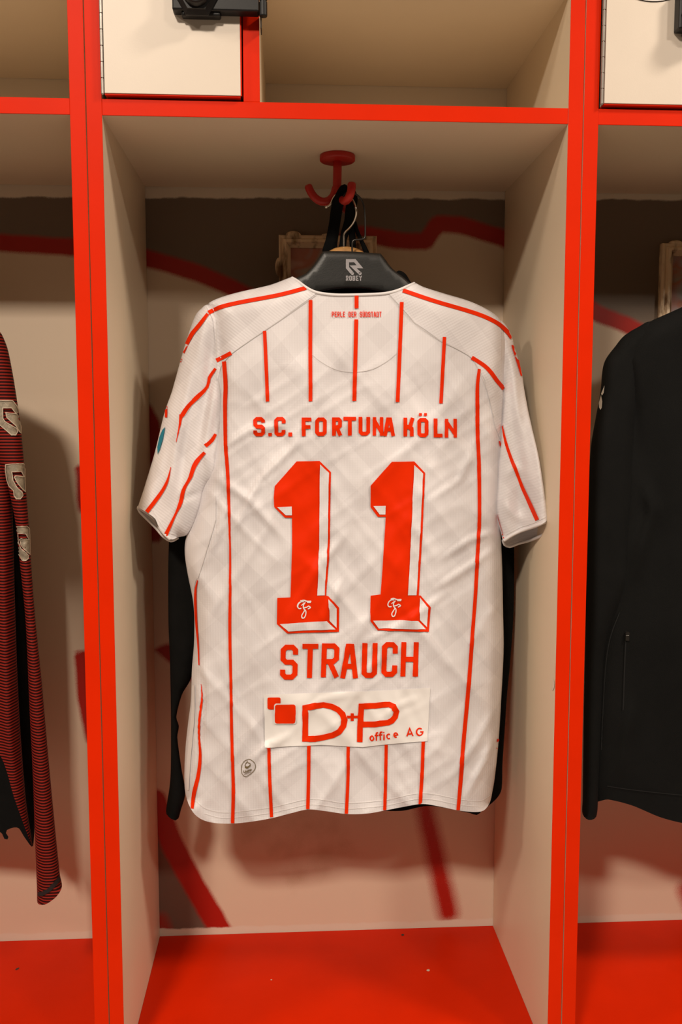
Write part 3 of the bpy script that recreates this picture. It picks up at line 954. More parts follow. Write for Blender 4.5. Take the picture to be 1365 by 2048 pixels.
neck = [(583, 554), (583, 554), (593, 558, 1), (612, 573, 1), (632, 583, 1), (668, 588, 1), (709, 588, 1), (744, 587, 1), (773, 585, 1), (797, 579, 1), (817, 570, 1), (830, 565), (830, 565)]
neck_b = [(583, 554), (583, 554), (595, 562, 1), (620, 590, 1), (660, 625, 1), (709, 640, 1), (760, 622, 1), (795, 590, 1), (817, 570, 1), (830, 565), (830, 565)]
right = [(848, 574), (889, 587), (936, 601), (970, 616), (993, 631), (1006, 648), (1014, 680), (1012, 760), (1010, 850), (1006, 930), (1003, 1010), (1003, 1080), (1005, 1130), (1007, 1230), (1008, 1300), (1003, 1400), (998, 1480), (992, 1540), (986, 1580)]
hem = [(980, 1606, 1), (968, 1621, 1), (950, 1624, 1), (918, 1621, 1), (880, 1613, 1), (845, 1608, 1), (806, 1614, 1), (770, 1621, 1), (735, 1627, 1), (694, 1628, 1), (650, 1622, 1), (616, 1619, 1), (580, 1627, 1), (545, 1636, 1), (505, 1643, 1), (467, 1647, 1), (430, 1646, 1), (404, 1639, 1), (386, 1624, 1)]
left = [(373, 1595), (369, 1560), (371, 1500), (376, 1450), (382, 1400), (384, 1340), (388, 1290), (389, 1240), (386, 1200), (376, 1150), (370, 1110), (371, 1082), (380, 1050), (391, 1015), (399, 985), (407, 960), (416, 935), (425, 900), (431, 860), (434, 790), (433, 735), (433, 680), (428, 640), (424, 618), (416, 608)]
lsh = [(438, 596), (479, 584), (540, 570)]
hem_b = [(975, 1600, 1), (960, 1612, 1), (918, 1612, 1), (845, 1600, 1), (770, 1612, 1), (694, 1618, 1), (616, 1610, 1), (545, 1622, 1), (467, 1632, 1), (430, 1634, 1), (388, 1618, 1)]
back_sheet = garment('body', t_j, M['jersey'], neck + right + hem + left + lsh, JY, .026, 46, jfold, h=6.5, back=neck_b + right + hem_b + left + lsh)

def lsfold(x, y):
    f = .006 * (vnoise(x / 70, y / 160, 21) - .5)
    f = f + ridge(x, y, [(412, 625), (398, 720), (372, 830), (352, 920), (336, 1000)], 13, .007)
    f = f + ridge(x, y, [(432, 640), (424, 720), (415, 790), (400, 870)], 10, -.007)
    f = f + ridge(x, y, [(400, 700), (384, 800), (365, 900), (360, 980)], 9, -.006)
    f = f + ridge(x, y, [(428, 780), (412, 892), (420, 950)], 8, .006)
    f = f + ridge(x, y, [(408, 890), (390, 940), (370, 1000), (350, 1070)], 9, .004)
    f = f + ridge(x, y, [(405, 985), (380, 992), (355, 1005)], 6, -.003)
    f = f + ridge(x, y, [(330, 900), (310, 960), (295, 1020)], 8, .003)
    return f

ls_out = [(416, 609), (403, 617), (391, 631), (375, 675), (361, 722), (344, 783), (329, 826), (310, 904), (290, 971), (276, 1014, 1), (276, 1014, 1)]
ls_cuff = [(284, 1019, 1), (300, 1029, 1), (311, 1038, 1), (316, 1050, 1), (326, 1066, 1), (341, 1079, 1)]
ls_cuff_b = [(278, 1021, 1), (296, 1040, 1), (312, 1056, 1), (326, 1073, 1), (342, 1083, 1)]
ls_in = [(358, 1074), (374, 1070), (390, 1048), (404, 1012), (408, 985), (415, 972), (428, 962), (440, 940), (452, 860), (456, 760), (450, 670), (436, 622)]
JSL = JY - .004
sl_l = garment('sleeve', t_j, M['jersey_sleeve_left'], ls_out + ls_cuff + ls_in, lambda x, y: JY + .002 - .006 * sstep(850, 1000, y), .022, 34, lsfold, h=6, back=ls_out + ls_cuff_b + ls_in)

def rsfold(x, y):
    f = .006 * (vnoise(x / 60, y / 170, 31) - .5)
    f = f + ridge(x, y, [(1012, 660), (1016, 740), (1022, 800), (1030, 900)], 9, -.005)
    f = f + ridge(x, y, [(1025, 690), (1035, 800), (1050, 900), (1070, 1010)], 11, .006)
    f = f + ridge(x, y, [(1060, 850), (1074, 930), (1086, 1010)], 6, -.004)
    f = f + ridge(x, y, [(1002, 960), (1030, 935), (1060, 950)], 9, .003)
    f = f + ridge(x, y, [(1000, 1000), (1030, 1030), (1060, 1046)], 9, .004)
    return f
rs_out = [(1013, 651), (1025, 675), (1029, 692), (1044, 742), (1049, 776), (1057, 820), (1066, 860), (1079, 917), (1091, 995), (1097, 1040, 1), (1097, 1040, 1)]
rs_cuff = [(1085, 1048, 1), (1065, 1056, 1), (1040, 1064, 1), (1020, 1074, 1), (1009, 1082, 1)]
rs_cuff_b = [(1095, 1058, 1), (1085, 1071, 1), (1062, 1080, 1), (1037, 1087, 1), (1020, 1094, 1), (1010, 1091, 1)]
rs_in = [(1004, 1072), (993, 1022), (996, 961), (998, 927), (1003, 877), (1006, 826), (1007, 789), (1004, 740), (1000, 690), (996, 655), (1000, 640)]
rs_y = lambda x, y: JY + .004 - .016 * sstep(660, 900, y) - .064 * sstep(1036, 1100, x)
sl_r = garment('sleeve', t_j, M['jersey_sleeve_right'], rs_out + rs_cuff + rs_in, rs_y, .020, 34, rsfold, h=6, back=rs_out + rs_cuff_b + rs_in)

JB = bvh_of(back_sheet, sl_l, sl_r)

# raglan yokes: cloth of the sleeves sewn over the shoulders
yl = [(583, 556), (596, 562), (612, 575), (632, 588), (560, 640), (500, 680), (464, 707), (449, 723), (440, 740), (436, 760), (432, 755), (432, 690), (426, 640), (414, 614), (440, 598), (479, 586), (540, 572)]
decal('raglan_yoke', [yl], M['jersey_sleeve_left'], t_j, JB, .0004, 6)
yr = [(830, 567), (816, 573), (797, 581), (779, 588), (830, 645), (880, 680), (915, 697), (944, 716), (958, 738), (970, 760), (980, 800), (990, 850), (1001, 880), (1005, 800), (1003, 720), (1003, 660), (990, 633), (970, 619), (936, 604), (889, 590), (848, 577)]
decal('raglan_yoke', [yr], M['jersey_sleeve_right'], t_j, JB, .0004, 6)
# side mesh gusset under the left arm
decal('side_gusset', [[(410, 1003), (432, 990), (432, 1040), (420, 1080), (408, 1120), (396, 1155), (392, 1162), (388, 1180), (378, 1150), (373, 1115), (374, 1085), (388, 1060)]], M['jersey_plain'], t_j, JB, .0004, 6)

def line(name, pts, w, mat, off=.0008, smooth=True, h=4.0, label=None):
    p = [c for _, c in catmull(pts, False, 8)] if smooth and len(pts) > 2 else pts
    if not np.isscalar(w): w = np.interp(np.linspace(0, 1, len(p)), np.linspace(0, 1, len(w)), w)
    return decal(name, [sum_poly(stroke(p, w))], mat, t_j, JB, off, h, label)

def sum_poly(quads):
    """one outline polygon from the strip of quads of an open stroke"""
    L = [q[0] for q in quads] + [quads[-1][1]]
    R = [q[3] for q in quads] + [quads[-1][2]]
    return L + R[::-1]

PR = M['print']
for pts, w in [
    ([(529.5, 662), (533, 740), (535.5, 803)], 7), ([(621.5, 600), (621, 700), (621.5, 803)], 7.5),
    ([(713.5, 589), (713.5, 617)], 8), ([(713, 639), (711, 720), (709, 802)], 8),
    ([(804, 604), (800, 700), (795.5, 804)], 7.5), ([(889.5, 674), (886, 740), (882.5, 807)], 7),
    ([(449, 723), (452, 770), (451, 810), (452, 894), (455, 935), (457, 978), (459, 1040), (460.5, 1099), (460.5, 1180), (460, 1260), (462, 1368), (464, 1477), (467, 1585), (465.5, 1646)], [8, 8, 7, 7, 6, 3.5, 4.5, 6, 6, 5.5, 6, 6, 7, 7]),
    ([(959, 738), (955.5, 770), (955, 810), (956, 877), (958, 920), (959, 961), (959, 1046), (956, 1099), (952, 1180), (946, 1260), (938, 1368), (928, 1477), (922, 1558), (916.5, 1620)], [6, 8, 7.5, 7.5, 7, 7, 7.5, 7, 7.5, 8, 8, 8, 8, 7]),
    ([(538, 1494), (540, 1560), (543.5, 1634)], 6.5), ([(618, 1490), (617.5, 1550), (616, 1618)], 7),
    ([(697, 1492), (696, 1560), (693, 1627)], 6.5), ([(773, 1489), (772, 1550), (770, 1620)], 6.5), ([(847, 1482), (845, 1540), (841, 1608)], 7),
    ([(396, 1160), (392, 1180), (392, 1215), (394, 1250), (397, 1285), (399, 1330)], [2, 5, 5, 4, 3, 2]),
    ([(403, 1368), (404, 1395), (399, 1440), (398, 1470), (401, 1510), (397, 1550), (389, 1585), (385, 1617)], [1.5, 4, 4, 4, 6, 7, 8, 6]),
    # left shoulder and sleeve
    ([(613, 576), (580, 585), (550, 592), (476, 606), (440, 615), (417, 626)], 8),
    ([(416, 628), (398, 652), (385, 668), (371, 696), (361, 724)], [6, 8, 8, 6, 4]),
    ([(463, 706), (448, 714), (433.5, 721)], 8), ([(432, 737), (419, 756), (415, 773), (392, 797), (375, 814), (364, 832)], [5, 7, 7, 9, 8, 8]), ([(363, 829), (360, 850), (353, 884)], [7, 3, 1]),
    ([(431, 868), (424, 880), (411, 892)], [6, 8, 7]), ([(410, 905), (398, 918), (389, 932), (381, 955), (370, 975), (365, 990), (362, 1005), (350, 1032), (331, 1071)], [6, 9, 8, 5, 8, 8, 4, 6, 8]),
    ([(342.5, 934), (336, 960), (325, 982), (294, 1024)], [1, 6, 8, 8]), ([(333.5, 813), (333, 835)], 4.5),
    # right shoulder and sleeve
    ([(806, 581), (868, 602), (936, 622), (970, 634), (997, 648), (1015, 664), (1024, 676)], 8),
    ([(1026, 690), (1034, 718), (1043, 752)], [7, 6, 3]), ([(944, 715), (970, 732), (984, 747), (993, 760), (1008, 778)], 8),
    ([(1006, 850), (1009, 868), (1014, 890), (1024, 920), (1034, 944), (1045, 972), (1057, 998), (1076, 1040)], [2, 5, 6, 7, 7, 7, 8, 8]),
    ([(994, 1026), (1000, 1050), (1007, 1077)], [2, 4, 5]), ([(999, 882), (1001, 893)], 3), ([(996, 1478), (995, 1498)], 4)]:
    line('stripe', pts, w, PR)

# seams and stitching
line('seam', [(633, 590), (560, 641), (500, 681), (464, 707), (450, 722)], 1.3, M['thread'], .0006)
line('seam', [(779, 590), (830, 646), (880, 681), (915, 698), (944, 716), (957, 738), (975, 780), (988, 835)], 1.3, M['thread'], .0006)
line('seam', [(437, 760), (441, 800), (438, 860), (434, 900)], 1.2, M['thread'], .0006)
line('seam', [(432, 1040), (420, 1080), (408, 1120), (396, 1157)], 1.3, M['thread'], .0006)
line('seam', [(616, 694), (622, 706), (640, 722), (670, 738), (708, 744), (745, 738), (775, 722), (794, 706)], 1.1, M['thread'], .0006)
line('seam', [(433, 640), (434, 700), (434, 760)], 1.2, M['thread'], .0006)
hemline = [(392, 1600), (410, 1616), (440, 1624), (467, 1624), (545, 1614), (616, 1598), (650, 1600), (694, 1606), (770, 1600), (845, 1586), (918, 1598), (960, 1602), (981, 1590)]
line('hem_stitch', hemline, 1.3, M['stitch'], .0004)
line('hem_stitch', [(x, y + 11) for x, y in hemline[1:-1]], 1.3, M['stitch'], .0004)
line('cuff_stitch', [(279, 1006), (291, 1012), (308, 1022), (322, 1045), (340, 1066), (352, 1068)], 1.2, M['stitch'], .0004)
line('cuff_stitch', [(1092, 1034), (1068, 1046), (1040, 1055), (1012, 1070)], 1.2, M['stitch'], .0004)
line('side_stitch', [(388, 1370), (387, 1430), (379, 1520), (377, 1580)], [5, 7, 7, 4], M['trim_white'], .0008)

# collar and cuff ribs: rolled edges along the openings
def rib(name, pts, rad, Yf, off=0):
    W3 = []
    for x, y in [c for _, c in catmull(pts, False, 6)]:
        loc, nr, _, _ = JB.ray_cast(CO, Vector(ray(x, y)).normalized(), 6)
        W3.append(np.array(loc) if loc is not None else at_y(x, y, Yf))
    W3 = np.array(W3)
    for _ in range(3):
        W3[1:-1] = (W3[:-2] + 2 * W3[1:-1] + W3[2:]) / 4
    bm = bmesh.new(); sweep(bm, W3, rad, 8)
    return bm_obj(name, bm, M['trim_white'], t_j, True)
rib('collar', [(584, 556), (593, 560), (612, 575), (632, 585), (668, 590), (709, 590), (744, 589), (773, 587), (797, 581), (817, 572), (829, 567)], .0022, JY - .02)
rib('cuff', [(277, 1014), (285, 1020), (300, 1029), (310, 1038), (315, 1050), (326, 1065), (340, 1078)], .0022, JY - .02)
rib('cuff', [(1096, 1041), (1085, 1047), (1065, 1055), (1040, 1063), (1020, 1073), (1009, 1081)], .0022, JY - .02)
def rib_at(name, pts, rad, Y):
    bm = bmesh.new(); sweep(bm, [at_y(c[0], c[1], Y(c[0], c[1]) if callable(Y) else Y) for _, c in catmull(pts, False, 6)], rad, 8)
    return bm_obj(name, bm, M['trim_white'], t_j, True)
rib_at('cuff', [(1097, 1043), (1094, 1058), (1085, 1070), (1062, 1080), (1037, 1087), (1020, 1093), (1010, 1089), (1007, 1080)], .0022, lambda x, y: float(rs_y(x, y)) + .012)
rib_at('cuff', [(276, 1016), (280, 1024), (296, 1040), (312, 1056), (326, 1072), (342, 1082), (356, 1076)], .0020, JY + .008)

# print -------------------------------------------------------------
Z6 = lambda X, Y: (460 + X * .3663, 800 + Y * .3663)
def z6box(ch, a, b, y0, y1, sw, **k):
    (x0, yy0), (x1, yy1) = Z6(a, y0), Z6(b, y1)
    return letter(ch, x0, yy0, x1, yy1, sw, **k)
polys = []
for ch, a, b, y0, y1 in [('S', 128, 192, 93, 198), ('.', 210, 230, 93, 198), ('C', 243, 304, 93, 198), ('.', 320, 341, 93, 199), ('F', 393, 446, 96, 198), ('O', 466, 529, 95, 196), ('R', 558, 612, 95, 195), ('T', 620, 690, 92, 194), ('U', 703, 766, 92, 194), ('N', 780, 838, 93, 195), ('A', 838, 901, 95, 197), ('K', 948, 1006, 97, 199), ('Ö', 1024, 1085, 99, 203), ('L', 1113, 1162, 101, 204), ('N', 1174, 1240, 103, 205)]:
    polys += z6box(ch, a, b, y0, y1, 7.6 if ch != 'N' else 7.0)
decal('club_lettering', polys, PR, t_j, JB, .0008, 5, 'red S.C. FORTUNA KÖLN lettering')
polys = []
for ch, a, b, y0, y1 in [('S', 276, 371, 1335, 1526), ('T', 394, 481, 1330, 1517), ('R', 500, 597, 1328, 1514), ('A', 607, 701, 1330, 1519), ('U', 721, 805, 1326, 1516), ('C', 829, 916, 1321, 1511), ('H', 934, 1030, 1321, 1509)]:
    polys += z6box(ch, a, b, y0, y1, 10.2, slant=.03, cham=.24)
decal('name_lettering', polys, PR, t_j, JB, .0008, 5, 'red STRAUCH lettering')
decal('motto_lettering', text_run('PERLE DER SÜDSTADT', 664, 763.5, 623.5, 634, 1.5, .2), PR, t_j, JB, .0008, 4, 'small red PERLE DER SÜDSTADT lettering')

def number(outer, whites, fm):
    o = decal('player_number', [[Z6(*p) for p in outer]], PR, t_j, JB, .0008, 6, 'red block numeral 1 with outlined shadow')
    decal('shadow_gap', [[Z6(*p) for p in w] for w in whites], M['jersey'], o, JB, .0012, 6)
    (x, y) = fm
    g = lambda a, b: Z6(x + a, y + b)
    P = []
    st = lambda pts, w: P.extend(stroke([c for _, c in catmull([g(*p) for p in pts], False, 2.0)], w))
    st([(36, 8), (20, 8), (6, 20), (2, 36), (10, 46), (22, 44)], [1.2] + [2.4] * 0 + [2.6] * 0 if False else 2.2)
    st([(18, 4), (34, 0), (52, 6), (76, 6)], 2.6)
    st([(54, 12), (72, 12), (76, 5)], 2.0)
    st([(44, 12), (34, 26), (34, 44), (46, 58), (46, 78), (38, 96), (28, 98), (24, 84), (34, 66), (42, 52)], 2.1)
    st([(34, 42), (52, 38), (62, 32), (72, 40), (58, 48)], 2.2)
    st([(22, 30), (30, 22), (40, 14)], 1.6)
    decal('script_initial', P, M['patch'], o, JB, .0013, 4, 'white blackletter F on the numeral')

number([(365, 335), (490, 333), (552, 393), (546, 800), (526, 1067), (540, 1072), (597, 1133), (596, 1266), (400, 1270), (314, 1274), (257, 1222), (259, 1080), (331, 1077), (340, 800), (339, 642), (300, 642), (242, 584), (240, 530), (245, 470)],
       [[(492, 352), (541, 398), (535, 800), (522, 960), (518, 1066), (477, 1067), (488, 800)],
        [(258, 585), (338, 581), (339, 629), (305, 629)],
        [(274, 1223), (400, 1214), (527, 1206), (578, 1252), (400, 1257), (320, 1262)],
        [(541, 1088), (583, 1138), (583, 1243), (543, 1203)]], (368, 1092))
number([(885, 337), (1007, 335), (1067, 398), (1054, 690), (1032, 1066), (1042, 1067), (1097, 1130), (1087, 1266), (900, 1260), (808, 1258), (767, 1206), (769, 1068), (824, 1061), (845, 750), (851, 638), (808, 638), (768, 584), (769, 468)],
       [[(1008, 354), (1056, 402), (1042, 690), (1020, 1065), (973, 1065), (990, 750)],
        [(784, 579), (852, 577), (850, 625), (818, 625)],
        [(782, 1204), (900, 1202), (1027, 1206), (1070, 1252), (900, 1247), (815, 1248)],
        [(1038, 1078), (1083, 1133), (1076, 1240), (1036, 1200)]], (861, 1082))

# sponsor patch
Z7 = lambda X, Y: (520 + X * .2564, 1370 + Y * .2564)
pt = decal('sponsor_patch', [[Z7(*p) for p in [(33, 75), (400, 62), (800, 48), (1000, 40), (1330, 20), (1318, 250), (1308, 436), (980, 462), (800, 484), (480, 466), (200, 480), (40, 488), (38, 300)]]], M['patch'], t_j, JB, .0009, 6, 'white sponsor patch')
def rsq(x0, y0, x1, y1, r):
    P = []
    for cx, cy, a in ((x1 - r, y0 + r, -90), (x1 - r, y1 - r, 0), (x0 + r, y1 - r, 90), (x0 + r, y0 + r, 180)):
        P += arc(cx, cy, r, r, a, a + 90, 5)
    return [Z7(*p) for p in P]
decal('logo_square', [rsq(62, 96, 162, 188, 10)], PR, pt, JB, .0013, 5)
decal('logo_square_gap', [rsq(110, 141, 288, 305, 20)], M['patch'], pt, JB, .0016, 5)
decal('logo_square', [rsq(118, 149, 280, 297, 18)], PR, pt, JB, .0019, 5)
P = []
dpath = [(354, 418), (354, 176), (420, 164), (495, 152)] + [(560, 165), (610, 190), (645, 225), (660, 270), (650, 320), (620, 362), (570, 388), (500, 405), (430, 418)]
P += stroke([Z7(*p) for p in dpath], 11.6, closed=True)
P += stroke([Z7(*p) for p in [(778, 444), (782, 330), (792, 164), (900, 160), (960, 152), (1010, 152), (1045, 168), (1064, 205), (1056, 245), (1030, 276), (1000, 290), (900, 304), (790, 306)]], 11.6)
P += stroke([Z7(680, 246), Z7(770, 246)], 5.2) + stroke([Z7(720, 217), Z7(720, 278)], 6.2)
decal('sponsor_initials', P, PR, pt, JB, .0014, 5, 'red D+P lettering')
P = []
sw = 2.7
oz = lambda pts, closed=False, ext=0: P.extend(stroke([Z7(*p) for p in pts], sw, closed, ext=ext))
oz(arc(875, 413, 13, 17, 0, 340, 12), True)
oz([(910, 432), (909, 385), (912, 372), (926, 368)]); oz([(898, 392), (926, 389)])
oz([(941, 428), (940, 380), (943, 366), (957, 363)]); oz([(929, 388), (957, 384)])
oz([(968, 381), (970, 427)]); oz([(966, 362), (967, 371)])
oz(arc(1006, 398, 15, 18, -50, -310, 10))
oz([(1046, 392), (1076, 386)] + arc(1061, 388, 15, 17, -20, -300, 10))
oz([(1148, 398), (1170, 336), (1196, 396)]); oz([(1156, 380), (1188, 378)])
oz(arc(1247, 364, 25, 28, -50, -360, 14) + [(1250, 364)])
decal('sponsor_lettering', P, PR, pt, JB, .0014, 4, 'red office AG lettering')

# small care mark near the hem
Zb = lambda X, Y: (460 + X * .07326, 1490 + Y * .07326)
P = stroke([Zb(*c) for _, c in catmull([(520, 385), (610, 420), (680, 500), (700, 590), (670, 680), (590, 765), (500, 825), (430, 850), (365, 820), (325, 740), (315, 640), (340, 520), (410, 430)], True, 20)], 1.3, True)
P += [[Zb(*p) for p in [(412, 545), (440, 575), (480, 580), (530, 560), (570, 490), (570, 560), (520, 610), (470, 638), (420, 625)]]]
P += stroke([Zb(*p) for p in [(430, 560), (430, 520), (488, 450), (515, 490), (560, 490)]], 1.4)
P += stroke([Zb(*p) for p in [(395, 790), (490, 750), (585, 730)]], .9)
bl = [(385, 740, 430, 690), (440, 725, 470, 690), (475, 715, 500, 680), (505, 700, 540, 655), (545, 692, 560, 660), (565, 690, 590, 650)]
for x0, y1, x1, y0 in bl:
    P += stroke([Zb(x0, y0), Zb(x0, y1), Zb(x1, y1 - 8), Zb(x1, y0 - 4)], 1.1)
decal('care_mark', P, M['olive'], t_j, JB, .0009, 3, 'small olive oval fabric mark')
decal('league_badge', [[(331.5, 854), (326, 860), (320, 875), (316, 895), (316.5, 909), (321, 898), (327, 878)]], M['teal'], t_j, JB, .0010, 4, 'teal round sleeve badge, edge-on')

# ------------------------------------------------------------------ maroon striped top in the left locker
def rmark(pts, parent, bvh, rw=1.7):
    o = decal('logo_patch', [pts], M['silver'], parent, bvh, .0008, 4, 'silver angular R emblem')
    if o: decal('patch_rim', stroke(pts, rw, True), M['silver_rim'], o, bvh, .0013, 4)

LY = HY - .02
t_m = thing('striped_top', tuple(at_y(-120, 1700, LY)), 'maroon and dark striped long-sleeved top with silver sleeve emblems', 'shirt')
mb = garment('body', t_m, M['maroon'],
    [(-420, 575), (-380, 570), (-320, 600, 1), (-250, 570), (-180, 590), (-60, 640), (-20, 670), (10, 760), (20, 900), (26, 1050), (30, 1200), (35, 1350), (42, 1480), (52, 1600), (62, 1670), (64, 1692, 1), (30, 1600, 1), (0, 1510, 1), (-60, 1440, 1), (-200, 1420, 1), (-400, 1420, 1), (-560, 1440, 1), (-600, 1300), (-600, 900), (-590, 680), (-520, 610)],
    LY, .022, 30, lambda x, y: .010 * (vnoise(x / 45, y / 400, 41) - .5) + ridge(x, y, [(8, 980), (8, 1200), (16, 1450), (45, 1640)], 12, .008), h=8)
ms = garment('sleeve', t_m, M['maroon'],
    [(-60, 640), (-20, 650), (0, 664), (8, 678), (16, 700), (26, 750), (34, 800), (41, 850), (46, 900), (50, 950), (54, 1000), (59, 1070), (64, 1150), (71, 1240), (83, 1358), (97, 1516), (112, 1674), (120, 1749), (124, 1773, 1), (114, 1792, 1), (95, 1807, 1), (84, 1810, 1), (75, 1806), (74, 1780), (72, 1729), (69, 1650), (66, 1560), (59, 1417), (51, 1240), (40, 1130), (30, 1040), (12, 960), (-10, 900), (-40, 780)],
    LY - .016, .020, 20, lambda x, y: .004 * (vnoise(x / 30, y / 200, 43) - .5), h=8)
garment('sleeve', t_m, M['maroon'],
    [(-560, 650), (-600, 664), (-616, 700), (-634, 800), (-654, 1000), (-671, 1240), (-697, 1516), (-715, 1749, 1), (-690, 1800, 1), (-672, 1790), (-669, 1650), (-659, 1417), (-640, 1130), (-600, 900)], LY - .016, .018, 22, None, h=16)
MB_ = bvh_of(ms, mb)
dk = simple('dark_cuff_band', (.012, .004, .004), .8, vary=.2)
decal('cuff_band', [sum_poly(stroke([(72, 1787), (84, 1788), (98, 1780), (112, 1765), (122, 1751)], 8))], dk, t_m, MB_, .0007, 5)
rmark([(x * .1269, 640 + y * .1269) for x, y in [(-100, 1265), (190, 1270), (250, 1350), (302, 1480), (316, 1560), (316, 1640), (318, 1780), (300, 1765), (240, 1660), (110, 1535), (95, 1460), (245, 1480), (180, 1385), (45, 1385), (50, 1550), (80, 1600), (255, 1710), (270, 1760), (240, 1812), (185, 1812), (0, 1650), (-100, 1560)]], t_m, MB_)
rmark([(x * .1806, 770 + y * .1806) for x, y in [(70, 880), (130, 875), (250, 870), (266, 890), (266, 1010), (272, 1180), (240, 1150), (190, 1080), (165, 1020), (175, 1005), (260, 1015), (230, 955), (135, 960), (150, 1050), (190, 1130), (240, 1190), (248, 1220), (225, 1258), (190, 1258), (165, 1225), (160, 1170), (110, 1120), (85, 1050), (68, 940)]], t_m, MB_)
rmark([(x * .1806, 770 + y * .1806) for x, y in [(170, 1570), (290, 1562), (318, 1590), (322, 1710), (324, 1876), (290, 1840), (240, 1770), (225, 1710), (245, 1698), (314, 1712), (280, 1648), (208, 1642), (215, 1740), (240, 1810), (310, 1890), (312, 1920), (285, 1948), (255, 1940), (185, 1820), (165, 1690)]], t_m, MB_, 1.2)

GY = LY + .05
t_g = thing('black_garment', tuple(at_y(-200, 1690, GY)), 'black garment hanging behind the maroon striped top', 'shirt')
garment('body', t_g, M['black_cloth'], [(-420, 600), (-300, 640), (-200, 600), (-60, 680), (0, 800), (50, 1000), (58, 1150), (66, 1400), (70, 1600), (66, 1692, 1), (50, 1676, 1), (38, 1657, 1), (28, 1655, 1), (14, 1660, 1), (12, 1666, 1), (17, 1674, 1), (15, 1679, 1), (9, 1678, 1), (0, 1664, 1), (-120, 1650, 1), (-420, 1640, 1), (-560, 1660), (-580, 1200), (-570, 800), (-540, 660)], GY, .016, 30, lambda x, y: .01 * (vnoise(x / 40, y / 300, 51) - .5), h=14)  # right edge widened so black cloth fills the sleeve fold in place of shade

# ------------------------------------------------------------------ black jacket in the right locker
RY = HY - .02
t_k = thing('black_jacket', tuple(at_y(1500, 1640, RY)), 'black soft zip jacket with sleeve logo hanging in the right locker', 'jacket')
def kf(x, y):
    f = .010 * (vnoise(x / 60, y / 300, 61) - .5)
    f = f + ridge(x, y, [(1300, 640), (1255, 720), (1268, 820), (1272, 930)], 12, -.008)
    f = f + ridge(x, y, [(1290, 960), (1306, 1020), (1285, 1090), (1270, 1160)], 12, .010)
    f = f + ridge(x, y, [(1265, 1400), (1250, 1480), (1240, 1560)], 10, .006)
    return f
kb = garment('body', t_k, M['jacket'],
    [(1480, 560), (1560, 600, 1), (1660, 600, 1), (1760, 560), (1850, 600), (2000, 680), (2030, 900), (2030, 1300), (2020, 1640, 1), (1700, 1670, 1), (1450, 1662, 1), (1365, 1646, 1), (1320, 1634, 1), (1265, 1611, 1), (1217, 1599, 1), (1190, 1600), (1190, 1450), (1196, 1300), (1215, 1200), (1240, 1000), (1232, 800), (1235, 700), (1255, 668), (1280, 653), (1307, 640), (1365, 614), (1420, 588)],
    RY, .026, 40, kf, h=10)
ks = garment('sleeve', t_k, M['jacket'],
    [(1300, 643), (1279, 653), (1251, 670), (1241, 680), (1232, 692), (1217, 711), (1209, 726), (1205, 746), (1203, 772), (1199, 801), (1194, 826), (1182, 900), (1175, 1050), (1172, 1250), (1168, 1450), (1166, 1600), (1166, 1628, 1), (1178, 1640, 1), (1193, 1634), (1197, 1600), (1202, 1485), (1211, 1310), (1229, 1243), (1250, 1195), (1260, 1160), (1261, 1120), (1260, 1080), (1268, 960), (1272, 850), (1290, 720), (1310, 660)],
    lambda x, y: RY - .012 * sstep(680, 900, y), .022, 30, lambda x, y: .006 * (vnoise(x / 24, y / 200, 71) - .5) + ridge(x, y, [(1256, 1150), (1236, 1230), (1214, 1300), (1204, 1480)], 6, -.005), h=10)
garment('sleeve', t_k, M['jacket'], [(1960, 650), (2040, 690), (2060, 780), (2085, 1050), (2090, 1400), (2090, 1640, 1), (2062, 1640), (2050, 1300), (2000, 1150), (1985, 850)], RY - .012, .020, 30, None, h=18)
KB = bvh_of(kb, ks)
line_k = lambda name, pts, w, mat: decal(name, [sum_poly(stroke([c for _, c in catmull(pts, False, 8)], w))], mat, t_k, KB, .0008, 6)
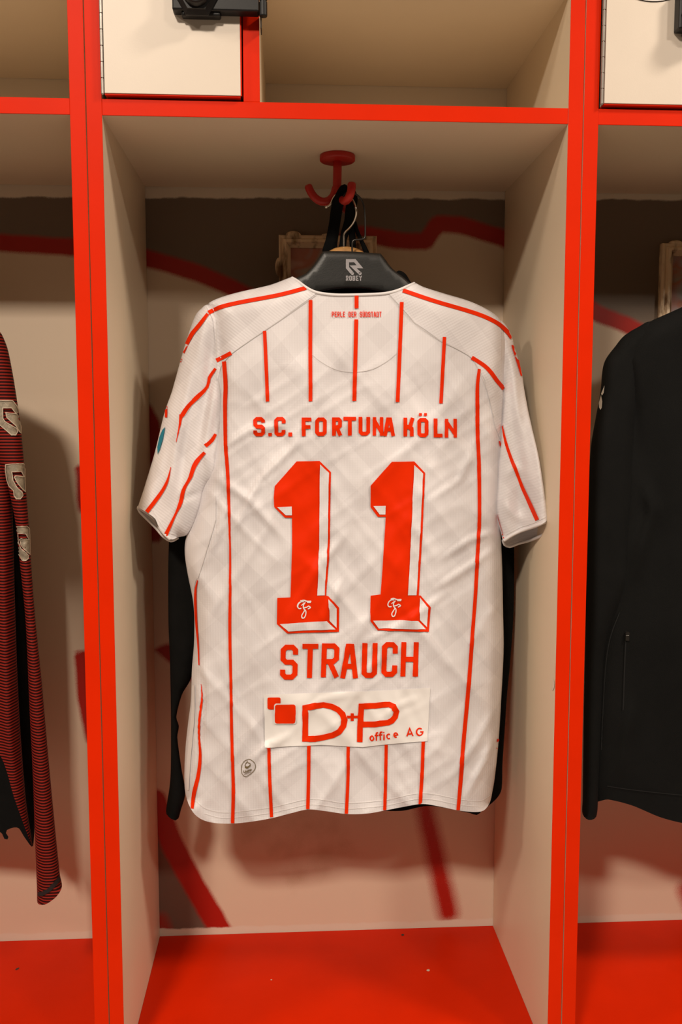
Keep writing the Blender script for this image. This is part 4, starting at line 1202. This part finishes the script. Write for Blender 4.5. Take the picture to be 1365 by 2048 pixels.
decal('sleeve_logo', [[(1210.5, 771), (1209, 786), (1206, 791), (1204, 788), (1207, 780)], [(1204, 790), (1206, 803), (1205, 816), (1202.5, 820), (1200, 815), (1199.5, 806)]], M['logo_white'], t_k, KB, .0008, 4, 'pale sleeve emblem, edge-on')
dk2 = simple('dark_seam', (.002, .002, .002), .9)
line_k('seam', [(1240, 1225), (1222, 1275), (1213, 1330), (1207, 1430), (1204, 1500)], 2.0, dk2)
line_k('hem_seam', [(1215, 1572), (1270, 1580), (1365, 1590), (1480, 1598)], 1.8, dk2)
line_k('pocket_zip', [(1253, 1262), (1250, 1330), (1247, 1420)], 2.5, dk2)
c = kb
loc, nr, _, _ = KB.ray_cast(CO, Vector(ray(1254, 1272)).normalized(), 6)
if loc is not None:
    bm = bmesh.new()
    add_box(bm, loc.x - .0028, loc.x + .0028, loc.y - .0045, loc.y - .0010, loc.z - .006, loc.z + .002, .0008)
    lathe(bm, (loc.x, loc.y - .003, loc.z + .004), [(.0030, -.001), (.0030, .001)], axis='y', seg=12)
    bm_obj('zip_pull', bm, M['dark_steel'], t_k, label='small dark zip pull')

# ------------------------------------------------------------------ wear on panel and benches
decal('chipped_spot', [[(1106.5, 1358), (1109, 1360), (1110.5, 1367), (1110, 1375), (1107, 1381), (1105.5, 1380), (1107.5, 1372), (1107.5, 1364)]], M['door'], SIDE0, bvh_of(SIDE0), .0006, 3, 'small pale chip in the laminate')
bb = bvh_of(BENCH0)
for cx, cy, a, b2, m in [(857, 1941, 3.2, 2.2, 'silver_rim'), (543, 1960, 1.6, 1.2, 'silver_rim'), (806, 1870, 3.0, 2.0, 'dark_steel')]:
    decal('scuff', [[(cx + a * math.cos(k * .9) * (1 + .3 * math.sin(k * 2.3)), cy + b2 * math.sin(k * .9)) for k in range(7)]], M[m], BENCH0, bb, .0004, 3)
decal('scuff', [[(30, 1940), (33, 1937), (39, 1935), (38, 1938), (33, 1941)]], M['dark_steel'], BENCH1, bvh_of(BENCH1), .0004, 3)
